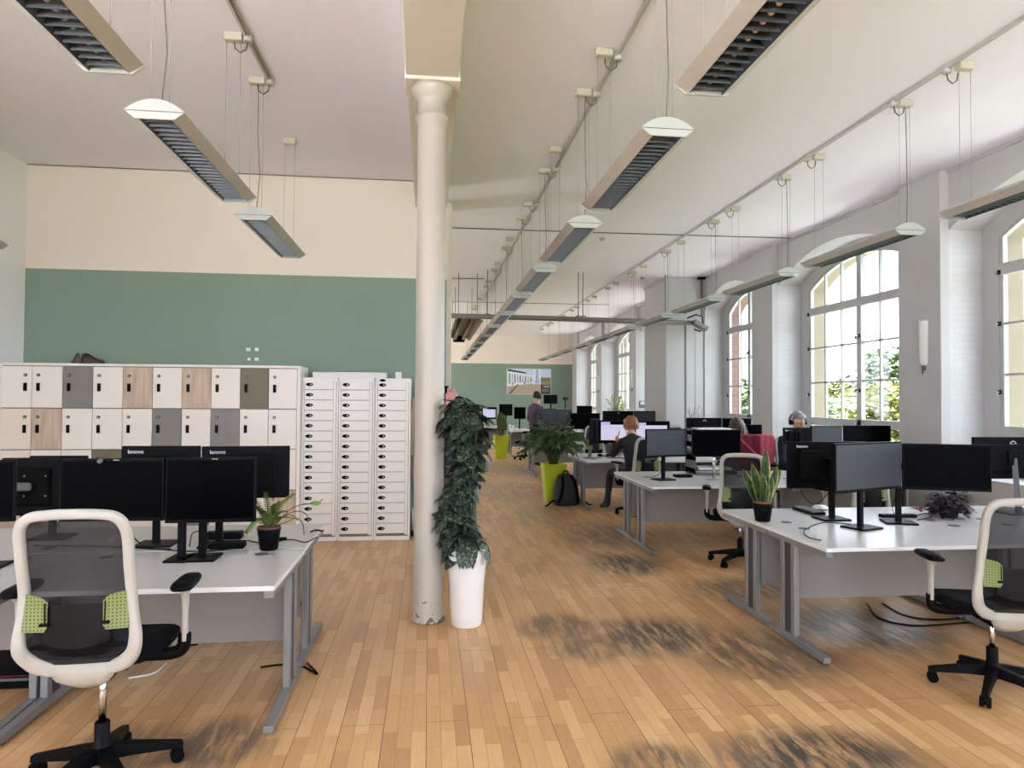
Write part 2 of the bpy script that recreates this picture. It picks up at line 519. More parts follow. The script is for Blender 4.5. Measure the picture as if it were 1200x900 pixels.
# ------------------------------------------------------------------ mesh builder
class MB:
    def __init__(s):
        s.bm = bmesh.new()
        s.mats = []

    def mi(s, m):
        m = M[m] if isinstance(m, str) else m
        if m not in s.mats:
            s.mats.append(m)
        return s.mats.index(m)

    def merge(s, b2, m, smooth=False, mx=None):
        i = s.mi(m)
        if mx is not None:
            bmesh.ops.transform(b2, matrix=mx, verts=b2.verts[:])
        vm = [s.bm.verts.new(v.co) for v in b2.verts]
        b2.verts.index_update()
        for f in b2.faces:
            try:
                nf = s.bm.faces.new([vm[v.index] for v in f.verts])
            except ValueError:
                continue
            nf.material_index = i
            nf.smooth = smooth
        b2.free()

    def box(s, c, d, m, bev=0.0, rot=None, smooth=False, seg=2):
        b = bmesh.new()
        bmesh.ops.create_cube(b, size=1)
        bmesh.ops.scale(b, vec=d, verts=b.verts[:])
        if bev:
            bmesh.ops.bevel(b, geom=b.edges[:], offset=bev, segments=seg, profile=.5, affect='EDGES')
        mx = Matrix.Translation(c)
        if rot is not None:
            mx = mx @ (rot.to_4x4() if isinstance(rot, Matrix) else Matrix.Rotation(rot, 4, 'Z'))
        s.merge(b, m, smooth, mx)
        return s

    def bx(s, x0, x1, y0, y1, z0, z1, m, bev=0.0):
        return s.box(((x0 + x1) / 2, (y0 + y1) / 2, (z0 + z1) / 2), (abs(x1 - x0), abs(y1 - y0), abs(z1 - z0)), m, bev)

    def poly(s, pts, m, smooth=False):
        i = s.mi(m)
        f = s.bm.faces.new([s.bm.verts.new(p) for p in pts])
        f.material_index = i
        f.smooth = smooth
        return s

    def grid(s, rows, m, smooth=True, closed=False, matf=None):
        """rows of points -> quads; matf(i,j) may give another material"""
        vs = [[s.bm.verts.new(p) for p in r] for r in rows]
        n = len(rows[0])
        for i in range(len(rows) - 1):
            for j in range(n if closed else n - 1):
                j2 = (j + 1) % n
                f = s.bm.faces.new((vs[i][j], vs[i][j2], vs[i + 1][j2], vs[i + 1][j]))
                f.material_index = s.mi(matf(i, j) if matf else m)
                f.smooth = smooth
        return vs

    def tube(s, pts, r, m, n=8, cap=True, smooth=True, flat=None):
        """sweep a circle (or ellipse: flat=(a,b) factors) along points; r may be a list"""
        pts = [Vector(p) for p in pts]
        rs = r if isinstance(r, (list, tuple)) else [r] * len(pts)
        rows = []
        ref = None
        for k, p in enumerate(pts):
            t = (pts[min(k + 1, len(pts) - 1)] - pts[max(k - 1, 0)]).normalized()
            if ref is None:
                ref = Vector((0, 0, 1)) if abs(t.z) < .9 else Vector((1, 0, 0))
            a = t.cross(ref)
            if a.length < 1e-5:
                a = t.cross(Vector((0, 1, 0)))
            a.normalize()
            b = a.cross(t).normalized()
            ref = b
            fa, fb = flat or (1, 1)
            rows.append([p + a * (math.cos(2 * PI * j / n) * rs[k] * fa) + b * (math.sin(2 * PI * j / n) * rs[k] * fb) for j in range(n)])
        vs = s.grid(rows, m, smooth, True)
        if cap:
            i = s.mi(m)
            for row in (vs[0], vs[-1][::-1]):
                try:
                    f = s.bm.faces.new(row)
                    f.material_index = i
                except ValueError:
                    pass
        return s

    def lathe(s, prof, c, m, n=24, smooth=True, cap=True, sx=1, sy=1):
        rows = [[Vector(c) + Vector((math.cos(2 * PI * j / n) * r * sx, math.sin(2 * PI * j / n) * r * sy, z)) for j in range(n)] for r, z in prof]
        vs = s.grid(rows, m, smooth, True)
        if cap:
            i = s.mi(m)
            for row in (vs[0][::-1], vs[-1]):
                try:
                    f = s.bm.faces.new(row)
                    f.material_index = i
                except ValueError:
                    pass
        return s

    def prism(s, poly, axis, a, b, m, smooth=False):
        """extrude a closed 2-D polygon along axis (0,1,2) from a to b"""
        def P(u, v, w):
            return [(w, u, v), (u, w, v), (u, v, w)][axis]
        i = s.mi(m)
        A = [s.bm.verts.new(P(u, v, a)) for u, v in poly]
        B = [s.bm.verts.new(P(u, v, b)) for u, v in poly]
        n = len(poly)
        for j in range(n):
            f = s.bm.faces.new((A[j], A[(j + 1) % n], B[(j + 1) % n], B[j]))
            f.material_index = i
            f.smooth = smooth
        for f in (s.bm.faces.new(A[::-1]), s.bm.faces.new(B)):
            f.material_index = i
        return s

    def ball(s, c, r, m, sc=(1, 1, 1), sub=2, rot=None):
        b = bmesh.new()
        bmesh.ops.create_icosphere(b, subdivisions=sub, radius=r)
        mx = Matrix.Translation(c) @ (rot.to_4x4() if rot else Matrix()) @ Matrix.Diagonal((sc[0], sc[1], sc[2], 1))
        s.merge(b, m, True, mx)
        return s

    def build(s, name, parent=None, loc=None, fix=True):
        if fix:
            bmesh.ops.recalc_face_normals(s.bm, faces=s.bm.faces[:])
        me = bpy.data.meshes.new(name)
        s.bm.to_mesh(me)
        s.bm.free()
        for m in s.mats:
            me.materials.append(m)
        o = bpy.data.objects.new(name, me)
        COL.objects.link(o)
        if loc is not None:
            o.location = loc
        if parent is not None:
            o.parent = parent
        return o


def tag(o, label, cat, group=None, kind=None):
    if label:
        o['label'] = label
    if cat:
        o['category'] = cat
    if group:
        o['group'] = group
    if kind:
        o['kind'] = kind
    return o


def thing(name, label, cat, loc=(0, 0, 0), rz=0.0, group=None):
    o = bpy.data.objects.new(name, None)
    o.empty_display_size = .1
    COL.objects.link(o)
    o.location = loc
    o.rotation_euler = (0, 0, rz)
    return tag(o, label, cat, group)


KIDS = {}


def dup(root, loc, rz=None, label=None, group=None):
    r = root.copy()
    COL.objects.link(r)
    r.location = loc
    if rz is not None:
        r.rotation_euler = (0, 0, rz)
    if label:
        r['label'] = label
    if group:
        r['group'] = group
    for ch in list(root.children):
        c = ch.copy()
        COL.objects.link(c)
        c.parent = r
        for g in list(ch.children):
            d = g.copy()
            COL.objects.link(d)
            d.parent = c
    return r


def struct(name, mb, parent=None, fix=True):
    o = mb.build(name, parent, fix=fix)
    o['kind'] = 'structure'
    return o


def text_mesh(txt, size, m, name, parent, loc, rot, extrude=.001):
    cu = bpy.data.curves.new(name, 'FONT')
    cu.body = txt
    cu.size = size
    cu.align_x = 'CENTER'
    cu.align_y = 'CENTER'
    cu.extrude = extrude
    tmp = bpy.data.objects.new(name + '_tmp', cu)
    COL.objects.link(tmp)
    me = bpy.data.meshes.new_from_object(tmp)
    bpy.data.objects.remove(tmp)
    me.materials.clear()
    me.materials.append(M[m])
    o = bpy.data.objects.new(name, me)
    COL.objects.link(o)
    o.parent = parent
    o.location = loc
    o.rotation_euler = rot
    return o
# ------------------------------------------------------------------ room shell
ZC = 4.33
XL, XR = -4.65, 5.96
YN, YB, YF = -5.0, 8.53, 28.35
XG = 6.42                      # glazing plane
BAYS = [(-3.87, -.64, .42), (.08, 3.31, .42), (4.03, 7.26, .42), (7.98, 11.18, .42), (11.93, 14.36, .40), (15.85, 19.05, .42), (19.75, 23.0, .42), (23.7, 27.0, .42)]

mb = MB()
mb.bx(XL - .2, 7.2, YN - .2, YF + .2, -.2, 0, 'floor')
struct('floor', mb)
mb = MB()
mb.bx(XL - .2, 7.2, YN - .2, YF + .2, ZC, ZC + .2, 'ceiling')
struct('ceiling', mb)
mb = MB()
mb.bx(-.19, .20, YN, YB, 4.0, ZC, 'beam', .012)
mb.bx(-.20, .21, 5.02, 5.32, 3.975, 4.06, 'beam', .006)
struct('trim_1', mb)
mb = MB()
lw_added_open = [(-4.4, -2.2), (-1.6, 1.0), (11.0, 12.5), (20.0, 22.2), (24.4, 27.0)]  # added window openings, out of view, to light left side and far end
ys_ = [YN - .2] + [v for o in lw_added_open for v in o] + [YF + .2]
for i in range(0, len(ys_), 2):
    mb.bx(XL - .2, XL, ys_[i], ys_[i + 1], 0, ZC, 'white_wall')
for a, b in lw_added_open:
    mb.bx(XL - .2, XL, a, b, 0, 1.0, 'white_wall')
    mb.bx(XL - .2, XL, a, b, 3.6, ZC, 'white_wall')
struct('wall_left', mb)
mb = MB()
mb.bx(XL, .20, YB, YB + .2, 0, 3.12, 'green')
mb.bx(XL, .20, YB, YB + .2, 3.12, ZC, 'cream')
struct('wall_back', mb)
mb = MB()
mb.bx(.0, .29, 9.4, 9.8, 0, ZC, 'cream', .006)
struct('trim_5', mb)
mb = MB()
mb.bx(XL, XR + .6, YF, YF + .2, 0, 3.13, 'green')
mb.bx(XL, XR + .6, YF, YF + .2, 3.13, ZC, 'cream')
struct('wall_far', mb)
# wall behind the camera with four tall windows
mb = MB()
fw_open = [(-4.2, -2.2), (-1.6, .4), (1.0, 3.0), (3.5, 5.5)]
xs = [XL] + [v for o in fw_open for v in o] + [XR + .6]
for i in range(0, len(xs), 2):
    mb.bx(xs[i], xs[i + 1], YN - .2, YN, 0, ZC, 'white_wall')
for a, b in fw_open:
    mb.bx(a, b, YN - .2, YN, 0, .8, 'white_wall')
    mb.bx(a, b, YN - .2, YN, 3.7, ZC, 'white_wall')
struct('wall_front', mb)


def arc(y0, y1, zs, rise, n=14):
    w = (y1 - y0) / 2
    rad = (w * w + rise * rise) / (2 * rise)
    cz = zs + rise - rad
    a = math.asin(w / rad)
    return [((y0 + y1) / 2 + rad * math.sin(-a + 2 * a * k / n), cz + rad * math.cos(-a + 2 * a * k / n)) for k in range(n + 1)]


def arcz(y, y0, y1, zs, rise):
    w = (y1 - y0) / 2
    rad = (w * w + rise * rise) / (2 * rise)
    d = y - (y0 + y1) / 2
    return zs + rise - rad + math.sqrt(max(0, rad * rad - d * d))


SILL = .80
X0, X1, X2 = XR, 6.38, 6.70
ZS, ZSI = 3.63, 3.50
INS = .23
mb = MB()
prev = YN - .2
for bi, (y0, y1, rise) in enumerate(BAYS):
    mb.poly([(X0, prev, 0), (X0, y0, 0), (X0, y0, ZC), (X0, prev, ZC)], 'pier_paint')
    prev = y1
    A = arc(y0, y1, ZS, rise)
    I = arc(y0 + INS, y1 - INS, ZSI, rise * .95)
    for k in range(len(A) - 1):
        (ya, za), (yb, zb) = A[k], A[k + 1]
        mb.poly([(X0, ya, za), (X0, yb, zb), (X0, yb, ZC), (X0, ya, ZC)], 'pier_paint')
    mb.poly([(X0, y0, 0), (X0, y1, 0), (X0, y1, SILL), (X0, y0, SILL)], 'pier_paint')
    O = [(y0, SILL)] + A + [(y1, SILL)]
    Q = [(y0 + INS, SILL + .05)] + I + [(y1 - INS, SILL + .05)]
    n = len(O)
    ext = 'brick_red' if bi in (4,) else 'stone'
    for k in range(n):
        k2 = (k + 1) % n
        (ya, za), (yb, zb) = O[k], O[k2]
        (yc, zc), (yd, zd) = Q[k], Q[k2]
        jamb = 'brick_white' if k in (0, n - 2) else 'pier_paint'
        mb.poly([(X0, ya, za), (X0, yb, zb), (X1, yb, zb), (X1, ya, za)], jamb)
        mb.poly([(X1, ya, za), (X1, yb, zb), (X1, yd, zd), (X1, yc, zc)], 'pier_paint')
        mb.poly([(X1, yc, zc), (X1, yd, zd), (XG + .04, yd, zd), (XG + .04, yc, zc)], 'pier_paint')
        mb.poly([(XG + .04, yc, zc), (XG + .04, yd, zd), (X2, yd, zd), (X2, yc, zc)], ext)
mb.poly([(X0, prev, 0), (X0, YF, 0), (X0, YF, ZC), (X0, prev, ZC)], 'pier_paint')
struct('wall_right', mb, fix=False)
# pilasters between the bays and the deep pier
mb = MB()
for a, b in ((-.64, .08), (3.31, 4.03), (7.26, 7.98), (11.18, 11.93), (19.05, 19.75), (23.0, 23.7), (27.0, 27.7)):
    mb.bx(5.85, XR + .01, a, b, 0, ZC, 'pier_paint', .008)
struct('trim_2', mb)
mb = MB()
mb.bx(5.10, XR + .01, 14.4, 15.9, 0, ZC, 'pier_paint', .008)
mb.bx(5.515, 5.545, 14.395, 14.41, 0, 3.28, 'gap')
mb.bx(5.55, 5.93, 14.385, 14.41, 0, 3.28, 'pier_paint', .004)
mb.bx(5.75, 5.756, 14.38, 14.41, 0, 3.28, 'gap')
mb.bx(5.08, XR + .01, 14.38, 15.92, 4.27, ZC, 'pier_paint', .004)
struct('trim_3', mb)
# slim coving strips where the right wall meets the ceiling
mb = MB()
for a, b in ((4.03, 7.26), (7.98, 11.18), (15.9, 19.05), (19.75, 23.0), (23.7, 27.0)):
    mb.bx(XR - .03, XR + .01, a, b, ZC - .035, ZC, 'pier_paint', .01)
mb.bx(XL, -.19, YB - .02, YB + .01, ZC - .007, ZC, 'gap')
struct('trim_4', mb)


def window(i, y0, y1, rise, full=True):
    yo0, yo1 = y0 + INS, y1 - INS
    zs, rs = ZSI, rise * .95
    zb = SILL + .05
    xa, xb = XG - .03, XG + .03
    f = MB()
    fw = .055
    f.bx(xa, xb, yo0, yo0 + fw, zb, zs + .01, 'frame', .006)
    f.bx(xa, xb, yo1 - fw, yo1, zb, zs + .01, 'frame', .006)
    f.bx(xa, xb, yo0, yo1, zb, zb + fw, 'frame', .006)
    P = arc(yo0, yo1, zs, rs)
    Pi = arc(yo0 + fw, yo1 - fw, zs, rs - fw * .9)
    for k in range(len(P) - 1):
        f.prism([P[k], P[k + 1], Pi[k + 1], Pi[k]], 0, xa, xb, 'frame')
    mid = (yo0 + yo1) / 2
    f.bx(xa - .012, xb, mid - .055, mid + .055, zb, arcz(mid, yo0, yo1, zs, rs), 'frame', .006)
    f.bx(xa - .02, xb, yo0, yo1, 3.07, 3.20, 'frame', .01)
    f.bx(xa - .012, xb, yo0, yo1, 1.25, 1.37, 'frame', .008)
    for half in ((yo0, mid), (mid, yo1)):
        ncol = 3 if (yo1 - yo0) > 2.2 else 2
        for c in range(1, ncol):
            y = half[0] + fw * .6 + (half[1] - half[0] - fw * .9) * c / ncol
            f.bx(xa + .01, xb - .01, y - .016, y + .016, zb, arcz(y, yo0, yo1, zs, rs), 'frame')
    for z in (1.945, 2.52):
        f.bx(xa + .01, xb - .01, yo0, yo1, z - .014, z + .014, 'frame')
    w = struct('window_%d' % i, f)
    g = MB()
    Pg = [(yo0 + .02, zb + .02)] + arc(yo0 + .02, yo1 - .02, zs, rs - .02) + [(yo1 - .02, zb + .02)]
    g.poly([(XG, y, z) for y, z in Pg], 'glass')
    g.build('glazing', w, fix=False)
    if full:
        for y, z in ((mid - .04, 2.62), (mid + .04, 2.60), (mid - .04, 1.80), (mid + .04, 1.80), (yo1 - .03, 2.52), (yo1 - .03, 1.75), (yo1 - .03, 3.1)):
            h = MB()
            h.box((xa - .03, y, z), (.03, .03, .05), 'black', .005)
            h.tube([(xa - .04, y, z), (xa - .075, y, z - .01), (xa - .07, y, z - .05)], .008, 'silver', 6)
            h.build('window_latch', w)
    return w


for i, (y0, y1, rise) in enumerate(BAYS):
    window(i + 1, y0, y1, rise, i in (2, 3, 4))
for i, (a, b) in enumerate(fw_open):
    f = MB()
    for x in (a + .03, (a + b) / 2, b - .03):
        f.bx(x - .03, x + .03, YN - .13, YN - .07, .8, 3.7, 'frame')
    for z in (.83, 1.8, 2.7, 3.67):
        f.bx(a, b, YN - .13, YN - .07, z - .03, z + .03, 'frame')
    w = struct('window_%d' % (i + 9), f)
    g = MB()
    g.poly([(a, YN - .1, .8), (b, YN - .1, .8), (b, YN - .1, 3.7), (a, YN - .1, 3.7)], 'glass')
    g.build('glazing', w, fix=False)

for i, (a, b) in enumerate(lw_added_open):  # frames and glass of the added, unseen left windows
    f = MB()
    for y in (a + .03, (a + b) / 2, b - .03):
        f.bx(XL - .13, XL - .07, y - .03, y + .03, 1.0, 3.6, 'frame')
    for z in (1.03, 2.3, 3.57):
        f.bx(XL - .13, XL - .07, a, b, z - .03, z + .03, 'frame')
    w = struct('window_%d' % (i + 13), f)
    g = MB()
    g.poly([(XL - .1, a, 1.0), (XL - .1, b, 1.0), (XL - .1, b, 3.6), (XL - .1, a, 3.6)], 'glass')
    g.build('glazing', w, fix=False)

# ------------------------------------------------------------------ daylight
world = bpy.data.worlds.new('overcast_sky')
scn.world = world
world.use_nodes = True
wt = world.node_tree
bg = wt.nodes['Background']
tcw = wt.nodes.new('ShaderNodeTexCoord')
spw = wt.nodes.new('ShaderNodeSeparateXYZ')
wt.links.new(tcw.outputs['Generated'], spw.inputs[0])
rw = wt.nodes.new('ShaderNodeValToRGB')
rw.color_ramp.elements[0].position = 0.0
rw.color_ramp.elements[0].color = (.78, .855, 1.0, 1)
rw.color_ramp.elements[1].position = .8
rw.color_ramp.elements[1].color = (.80, .87, 1.0, 1)
wt.links.new(spw.outputs['Z'], rw.inputs[0])
wt.links.new(rw.outputs[0], bg.inputs['Color'])
bg.inputs['Strength'].default_value = 3.6


def portal(name, loc, rot, sx, sy):
    ld = bpy.data.lights.new(name, 'AREA')
    ld.shape = 'RECTANGLE'
    ld.size = sx
    ld.size_y = sy
    ld.cycles.is_portal = True
    o = bpy.data.objects.new(name, ld)
    COL.objects.link(o)
    o.location = loc
    o.rotation_euler = rot
    return o


for i, (y0, y1, rise) in enumerate(BAYS):
    # area light -Z must point into the room (towards -X)
    portal('window_daylight', (X2 + .02, (y0 + y1) / 2, (SILL + 3.85) / 2), (0, R(90), 0), 3.05, y1 - y0)
for a, b in fw_open:
    portal('window_daylight', ((a + b) / 2, YN - .22, 2.25), (R(90), 0, 0), b - a, 2.9)

for a, b in lw_added_open:  # portals of the added left windows
    portal('window_daylight', (XL - .22, (a + b) / 2, 2.3), (0, R(-90), 0), 2.6, b - a)

sun_d = bpy.data.lights.new('sun', 'SUN')  # added so the sunlit ground outside bounces light up to the ceiling
sun_d.energy = 46.0
sun_d.angle = R(6)
sun_d.color = (.89, .935, 1.0)
sun = bpy.data.objects.new('sun', sun_d)
COL.objects.link(sun)
sun.rotation_euler = Vector((.04, .42, -.90)).to_track_quat('-Z', 'Y').to_euler()

# ------------------------------------------------------------------ outside the windows
M['bounce_ground'] = mat('pale_bounce_ground', (206, 202, 194), .9, var=.06, scale=.6)  # unseen ground made pale as a reflector for the ceiling
M['bounce_ground_dim'] = mat('grey_bounce_ground', (128, 125, 121), .9, var=.06, scale=.6)  # unseen ground by the right wall, toned to limit bounced light
M['grass'] = mat('outdoor_grass', (52, 66, 30), .95, var=.3, scale=.4)
M['tree_leaf'] = leaf_mat('tree_leaf_yellow_green', (66, 70, 18), (104, 106, 36), .8, .7, .35, .65)
M['tree_leaf2'] = leaf_mat('tree_leaf_green', (44, 62, 26), (70, 92, 42), .8, .7, .35, .65)
M['bark'] = mat('tree_bark', (52, 42, 34), .95, var=.2)
M['render'] = mat('pale_render', (84, 81, 77), .9, var=.05)
M['slate'] = mat('slate_roof', (46, 50, 57), .8, var=.1)
M['dark_glass'] = mat('house_window_glass', (38, 44, 50), .2)
mb = MB()
mb.bx(7.0, 15, -60, 260, -5.2, -5.0, 'bounce_ground_dim')
mb.bx(15, 220, -60, 260, -5.2, -5.0, 'grass')
mb.bx(-40, 15, -60, YN - .4, -5.2, -5.0, 'bounce_ground')
mb.bx(-40, XL - .4, YN - .4, 70, -5.2, -5.0, 'bounce_ground')
o = mb.build('outside_ground')
tag(o, None, None, None, 'structure')


def tree(loc, h, rad, leaf, label, seed):
    rr = random.Random(seed)
    t = thing('garden_tree', label, 'tree', loc, 0, 'trees beyond the windows')
    b = MB()
    b.tube([(0, 0, 0), (.1, .05, h * .4), (0, .1, h * .75)], [.28, .2, .08], 'bark', 8)
    for k in range(5):
        a = k * 1.3
        b.tube([(0.05, .05, h * .4), (math.cos(a) * rad * .5, math.sin(a) * rad * .5, h * .7)], [.09, .03], 'bark', 6)
    b.build('trunk', t)
    b = MB()
    i = b.mi(leaf)
    for k in range(2200):
        u, v, w = rr.gauss(0, 1), rr.gauss(0, 1), rr.gauss(0, 1)
        d = Vector((u, v, w)).normalized() * (rr.random() ** .35)
        lump = 1 + .22 * math.sin(3.1 * d.x * 2 + seed) * math.cos(2.7 * d.y * 2)
        p = Vector((d.x * rad * lump, d.y * rad * lump, h * .66 + d.z * h * .36))
        s = rr.uniform(.2, .36) * rad / 2.6
        q = Matrix.Rotation(rr.uniform(0, 6), 3, 'Z') @ Matrix.Rotation(rr.uniform(-1, 1), 3, 'X')
        vs = [b.bm.verts.new(p + q @ Vector(c)) for c in ((-s, 0, 0), (0, -s * .6, .05), (s, 0, 0), (0, s * .6, .05))]
        f = b.bm.faces.new(vs)
        f.material_index = i
    b.build('foliage', t, fix=False)
    return t


def outdoor(px, X, z=-5.0):
    p = at(px, 468, X=X)
    return (p.x, p.y, z)


tree(outdoor(1043, 20), 7.6, 2.3, 'tree_leaf', 'yellow-green bushy tree close outside the tall window, right half', 1)
tree(outdoor(1016, 27), 7.0, 1.5, 'tree_leaf', 'smaller yellow-green tree beside the bushy tree outside the tall window', 2)
tree(outdoor(966, 22), 7.0, 1.2, 'tree_leaf2', 'fresh green tree low outside the left half of the tall window', 3)
tree(outdoor(1047, 42), 11.5, 3.6, 'tree_leaf2', 'taller green tree behind the rooftops outside the tall window', 4)
tree(outdoor(975, 46), 9.2, 3.4, 'tree_leaf', 'distant hazy tree above the white house outside the window', 5)
tree(outdoor(876, 24), 8.2, 3.2, 'tree_leaf2', 'green tree outside the narrow window with the red brick jamb', 6)


def house(px, X, wx, wy, hw, hr, label):
    b = thing('house', label, 'house', outdoor(px, X), R(0), 'houses beyond the windows')
    m = MB()
    m.bx(-wx / 2, wx / 2, -wy / 2, wy / 2, 0, hw, 'render')
    m.build('wall', b)
    m = MB()
    m.prism([(-wx / 2 - .3, hw), (wx / 2 + .3, hw), (0, hw + hr)], 1, -wy / 2 - .3, wy / 2 + .3, 'slate')
    m.build('roof', b)
    for k in range(4):
        for z in (1.3, 3.6):
            if z + .9 < hw:
                m = MB()
                yy = -wy / 2 + wy * (k + .5) / 4
                m.bx(-wx / 2 - .03, -wx / 2 + .02, yy - .45, yy + .45, z, z + 1.2, 'dark_glass')
                m.build('window', b)
    return b


house(996, 36, 6, 7, 4.6, 2.4, 'white rendered house with slate roof outside the left half of the tall window')
house(1022, 60, 8, 14, 6.3, 2.6, 'long pale house with grey roof far beyond the bushy tree')

# ------------------------------------------------------------------ iron column
mb = MB()
prof = [(.125, 0), (.125, .015), (.110, .03), (.109, 1.5), (.106, 3.60), (.106, 3.70), (.125, 3.715), (.130, 3.73), (.125, 3.75), (.106, 3.765), (.105, 3.86), (.112, 3.875), (.135, 3.90), (.150, 3.935), (.155, 3.955), (.150, 3.974)]
mb.lathe(prof, (0, 0, 0), 'column', 40)
o = mb.build('column', None, (0.003, 5.163, 0))
tag(o, 'round cream cast-iron column with moulded capital and chipped paint at its foot', 'column')

# ------------------------------------------------------------------ pendant lights
LL = 1.53


def lens(w=.15, top=.062, bot=.04, flat=.085, n=10):
    pts = []
    for k in range(n + 1):
        x = -w + 2 * w * k / n
        pts.append((x, top * (1 - (x / w) ** 2)))
    return pts, [(flat, -bot), (-flat, -bot)]


def make_pendant(label):
    t = thing('pendant_light', label, 'ceiling light', (0, 0, 0), 0, None)
    top, bt = lens()
    b = MB()
    b.grid([[(x, 0, z) for x, z in top], [(x, LL, z) for x, z in top]], 'lamp_white', True)
    for s in (-1, 1):
        b.poly([(s * .15, 0, 0), (s * .15, LL, 0), (s * .085, LL, -.04), (s * .085, 0, -.04)], 'lamp_white')
        b.poly([(s * .085, 0, -.04), (s * .085, LL, -.04), (s * .080, LL, -.036), (s * .080, 0, -.036)], 'louvre')
    b.build('body', t, fix=False)
    for y in (-.012, LL):
        c = MB()
        pts = [(x * 1.03, z * 1.06) for x, z in top] + [(.10, -.043), (-.10, -.043)]
        c.prism(pts, 1, y, y + .012, 'lamp_cap')
        yy = y - .002 if y < 0 else y + .012
        c.bx(-.150, .150, yy, yy + .002, -.004, 0.0, 'grey_plastic')
        c.build('end_cap', t)
    c = MB()
    a = .08
    # trough sides, top and cross blades
    c.poly([(-a, .02, -.038), (-a, LL - .02, -.038), (-.045, LL - .02, .018), (-.045, .02, .018)], 'louvre')
    c.poly([(a, .02, -.038), (a, LL - .02, -.038), (.045, LL - .02, .018), (.045, .02, .018)], 'louvre')
    c.poly([(-.045, .02, .018), (.045, .02, .018), (.045, LL - .02, .018), (-.045, LL - .02, .018)], 'trough')
    for k in range(23):
        y = .05 + k * (LL - .1) / 22
        c.prism([(y - .002, -.036), (y + .002, -.036), (y + .007, .006), (y - .007, .006)], 0, -a + .004, a - .004, 'blade')
    c.build('louvre', t, fix=False)
    c = MB()
    c.tube([(0, .03, -.002), (0, LL - .03, -.002)], .013, 'white_plastic', 8)
    c.build('fluorescent_tube', t)
    zc = ZC - 3.15
    for y in (.06, 1.42):
        c = MB()
        c.bx(-.065, .065, y - .035, y + .035, zc - .06, zc, 'rose', .008)
        c.build('ceiling_rose', t)
        for s in (-1, 1):
            w = MB()
            w.tube([(s * .05, y, zc - .055), (s * .05, y, .04)], .0017, 'wire', 5)
            w.build('suspension_wire', t)
    c = MB()
    c.tube([(.01, .06, zc - .05), (.012, .05, zc * .6), (.03, .07, zc * .3), (0.01, .05, .045)], .0035, 'cord', 6)
    c.build('power_cord', t)
    return t


ORD = ['nearest', 'second nearest', 'third nearest', 'fourth nearest', 'fifth nearest', 'sixth nearest', 'seventh nearest', 'eighth nearest', 'ninth nearest', 'tenth nearest', 'eleventh nearest', 'farthest']
p0 = None
rows = [('middle row', 1.31, [1.62 + 2.06 * k for k in range(12)]),
        ('right row beside the windows', 4.2, [3.51 + 2.06 * k for k in range(11)]),
        ('left row over the lockers', -1.46, [1.76 + 2.06 * k for k in range(3)]),
        ('far left', -4.36, [5.88])]
for rn, x, ys in rows:
    for k, y in enumerate(ys):
        if rn == 'far left':
            lb = 'white pendant strip light by the left wall, alone at the far left'
        else:
            o_ = 'farthest' if k == len(ys) - 1 else ORD[k]
            lb = 'white pendant strip light with louvre, %s in the %s' % (o_, rn)
        if p0 is None:
            p0 = make_pendant(lb)
            p0.location = (x, y, 3.15)
            p0['group'] = 'pendant strip lights'
        else:
            dup(p0, (x, y, 3.15), 0, lb, 'pendant strip lights')


def conduit(x, y0, y1, roses, label):
    t = thing('ceiling_conduit', label, 'conduit', (x, 0, ZC), 0, 'ceiling conduits')
    c = MB()
    c.bx(-.022, .0, y0, y1, -.03, 0, 'conduit', .003)
    c.tube([(.012, y0, -.012), (.012, y1, -.012)], .011, 'conduit', 8)
    c.build('trunking', t)
    for y in roses:
        c = MB()
        c.lathe([(.035, -.06), (.035, 0)], (0, y, 0), 'conduit', 12)
        c.build('junction_box', t)
        s = -1 if x < 4 else 1
        c = MB()
        c.tube([(0, y, -.055), (.01 * s, y, -.11), (.05 * s, y, -.14), (.09 * s, y, -.11), (.1 * s, y, -.05)], .0055, 'cord', 6)
        c.build('flex_loop', t)
    return t


conduit(1.43, -4.5, 18.6, [5.15, 5.80, 7.78, 9.2, 9.92, 12.0, 14.0], 'painted cable conduit on the ceiling along the middle row of lights')
conduit(4.10, -4.5, 25.2, [5.0, 5.63, 7.05, 7.69, 9.11, 9.75, 11.8, 13.9], 'painted cable conduit on the ceiling along the right row of lights')
conduit(-1.36, -4.5, 5.96, [5.24, 5.94], 'short painted cable conduit on the ceiling over the lockers')

for k, (x0, x1, y, lb) in enumerate(((.30, 5.9, 10.75, 'thin dark cable across the ceiling, nearest the column'), (.2, 1.2, 15.3, 'short thin cable across the ceiling left of the middle lights'), (.2, 5.0, 18.9, 'thin cable across the ceiling above the far heating pipe'))):
    c = MB()
    c.tube([(x0, y, ZC - .01), ((x0 + x1) / 2, y - .05, ZC - .012), (x1, y - .12, ZC - .01)], .008, 'dark_conduit', 6)
    tag(c.build('ceiling_cable'), lb, 'cable')
for (px, py, Y, lb) in ((706.5, 280, 11.4, 'small white smoke detector on the ceiling beside the middle lights'), (753, 326, 15.2, 'small grey smoke detector on the ceiling by the deep pier')):
    q = at(px, py, z=ZC - .03)
    t = thing('smoke_detector', lb, 'smoke detector', (q.x, q.y, ZC))
    c = MB()
    c.lathe([(.055, -.012), (.06, 0)], (0, 0, 0), 'white_plastic', 16)
    c.build('base', t)
    c = MB()
    c.lathe([(.02, -.06), (.045, -.05), (.05, -.012)], (0, 0, 0), 'silver', 16)
    c.build('sensor_head', t)

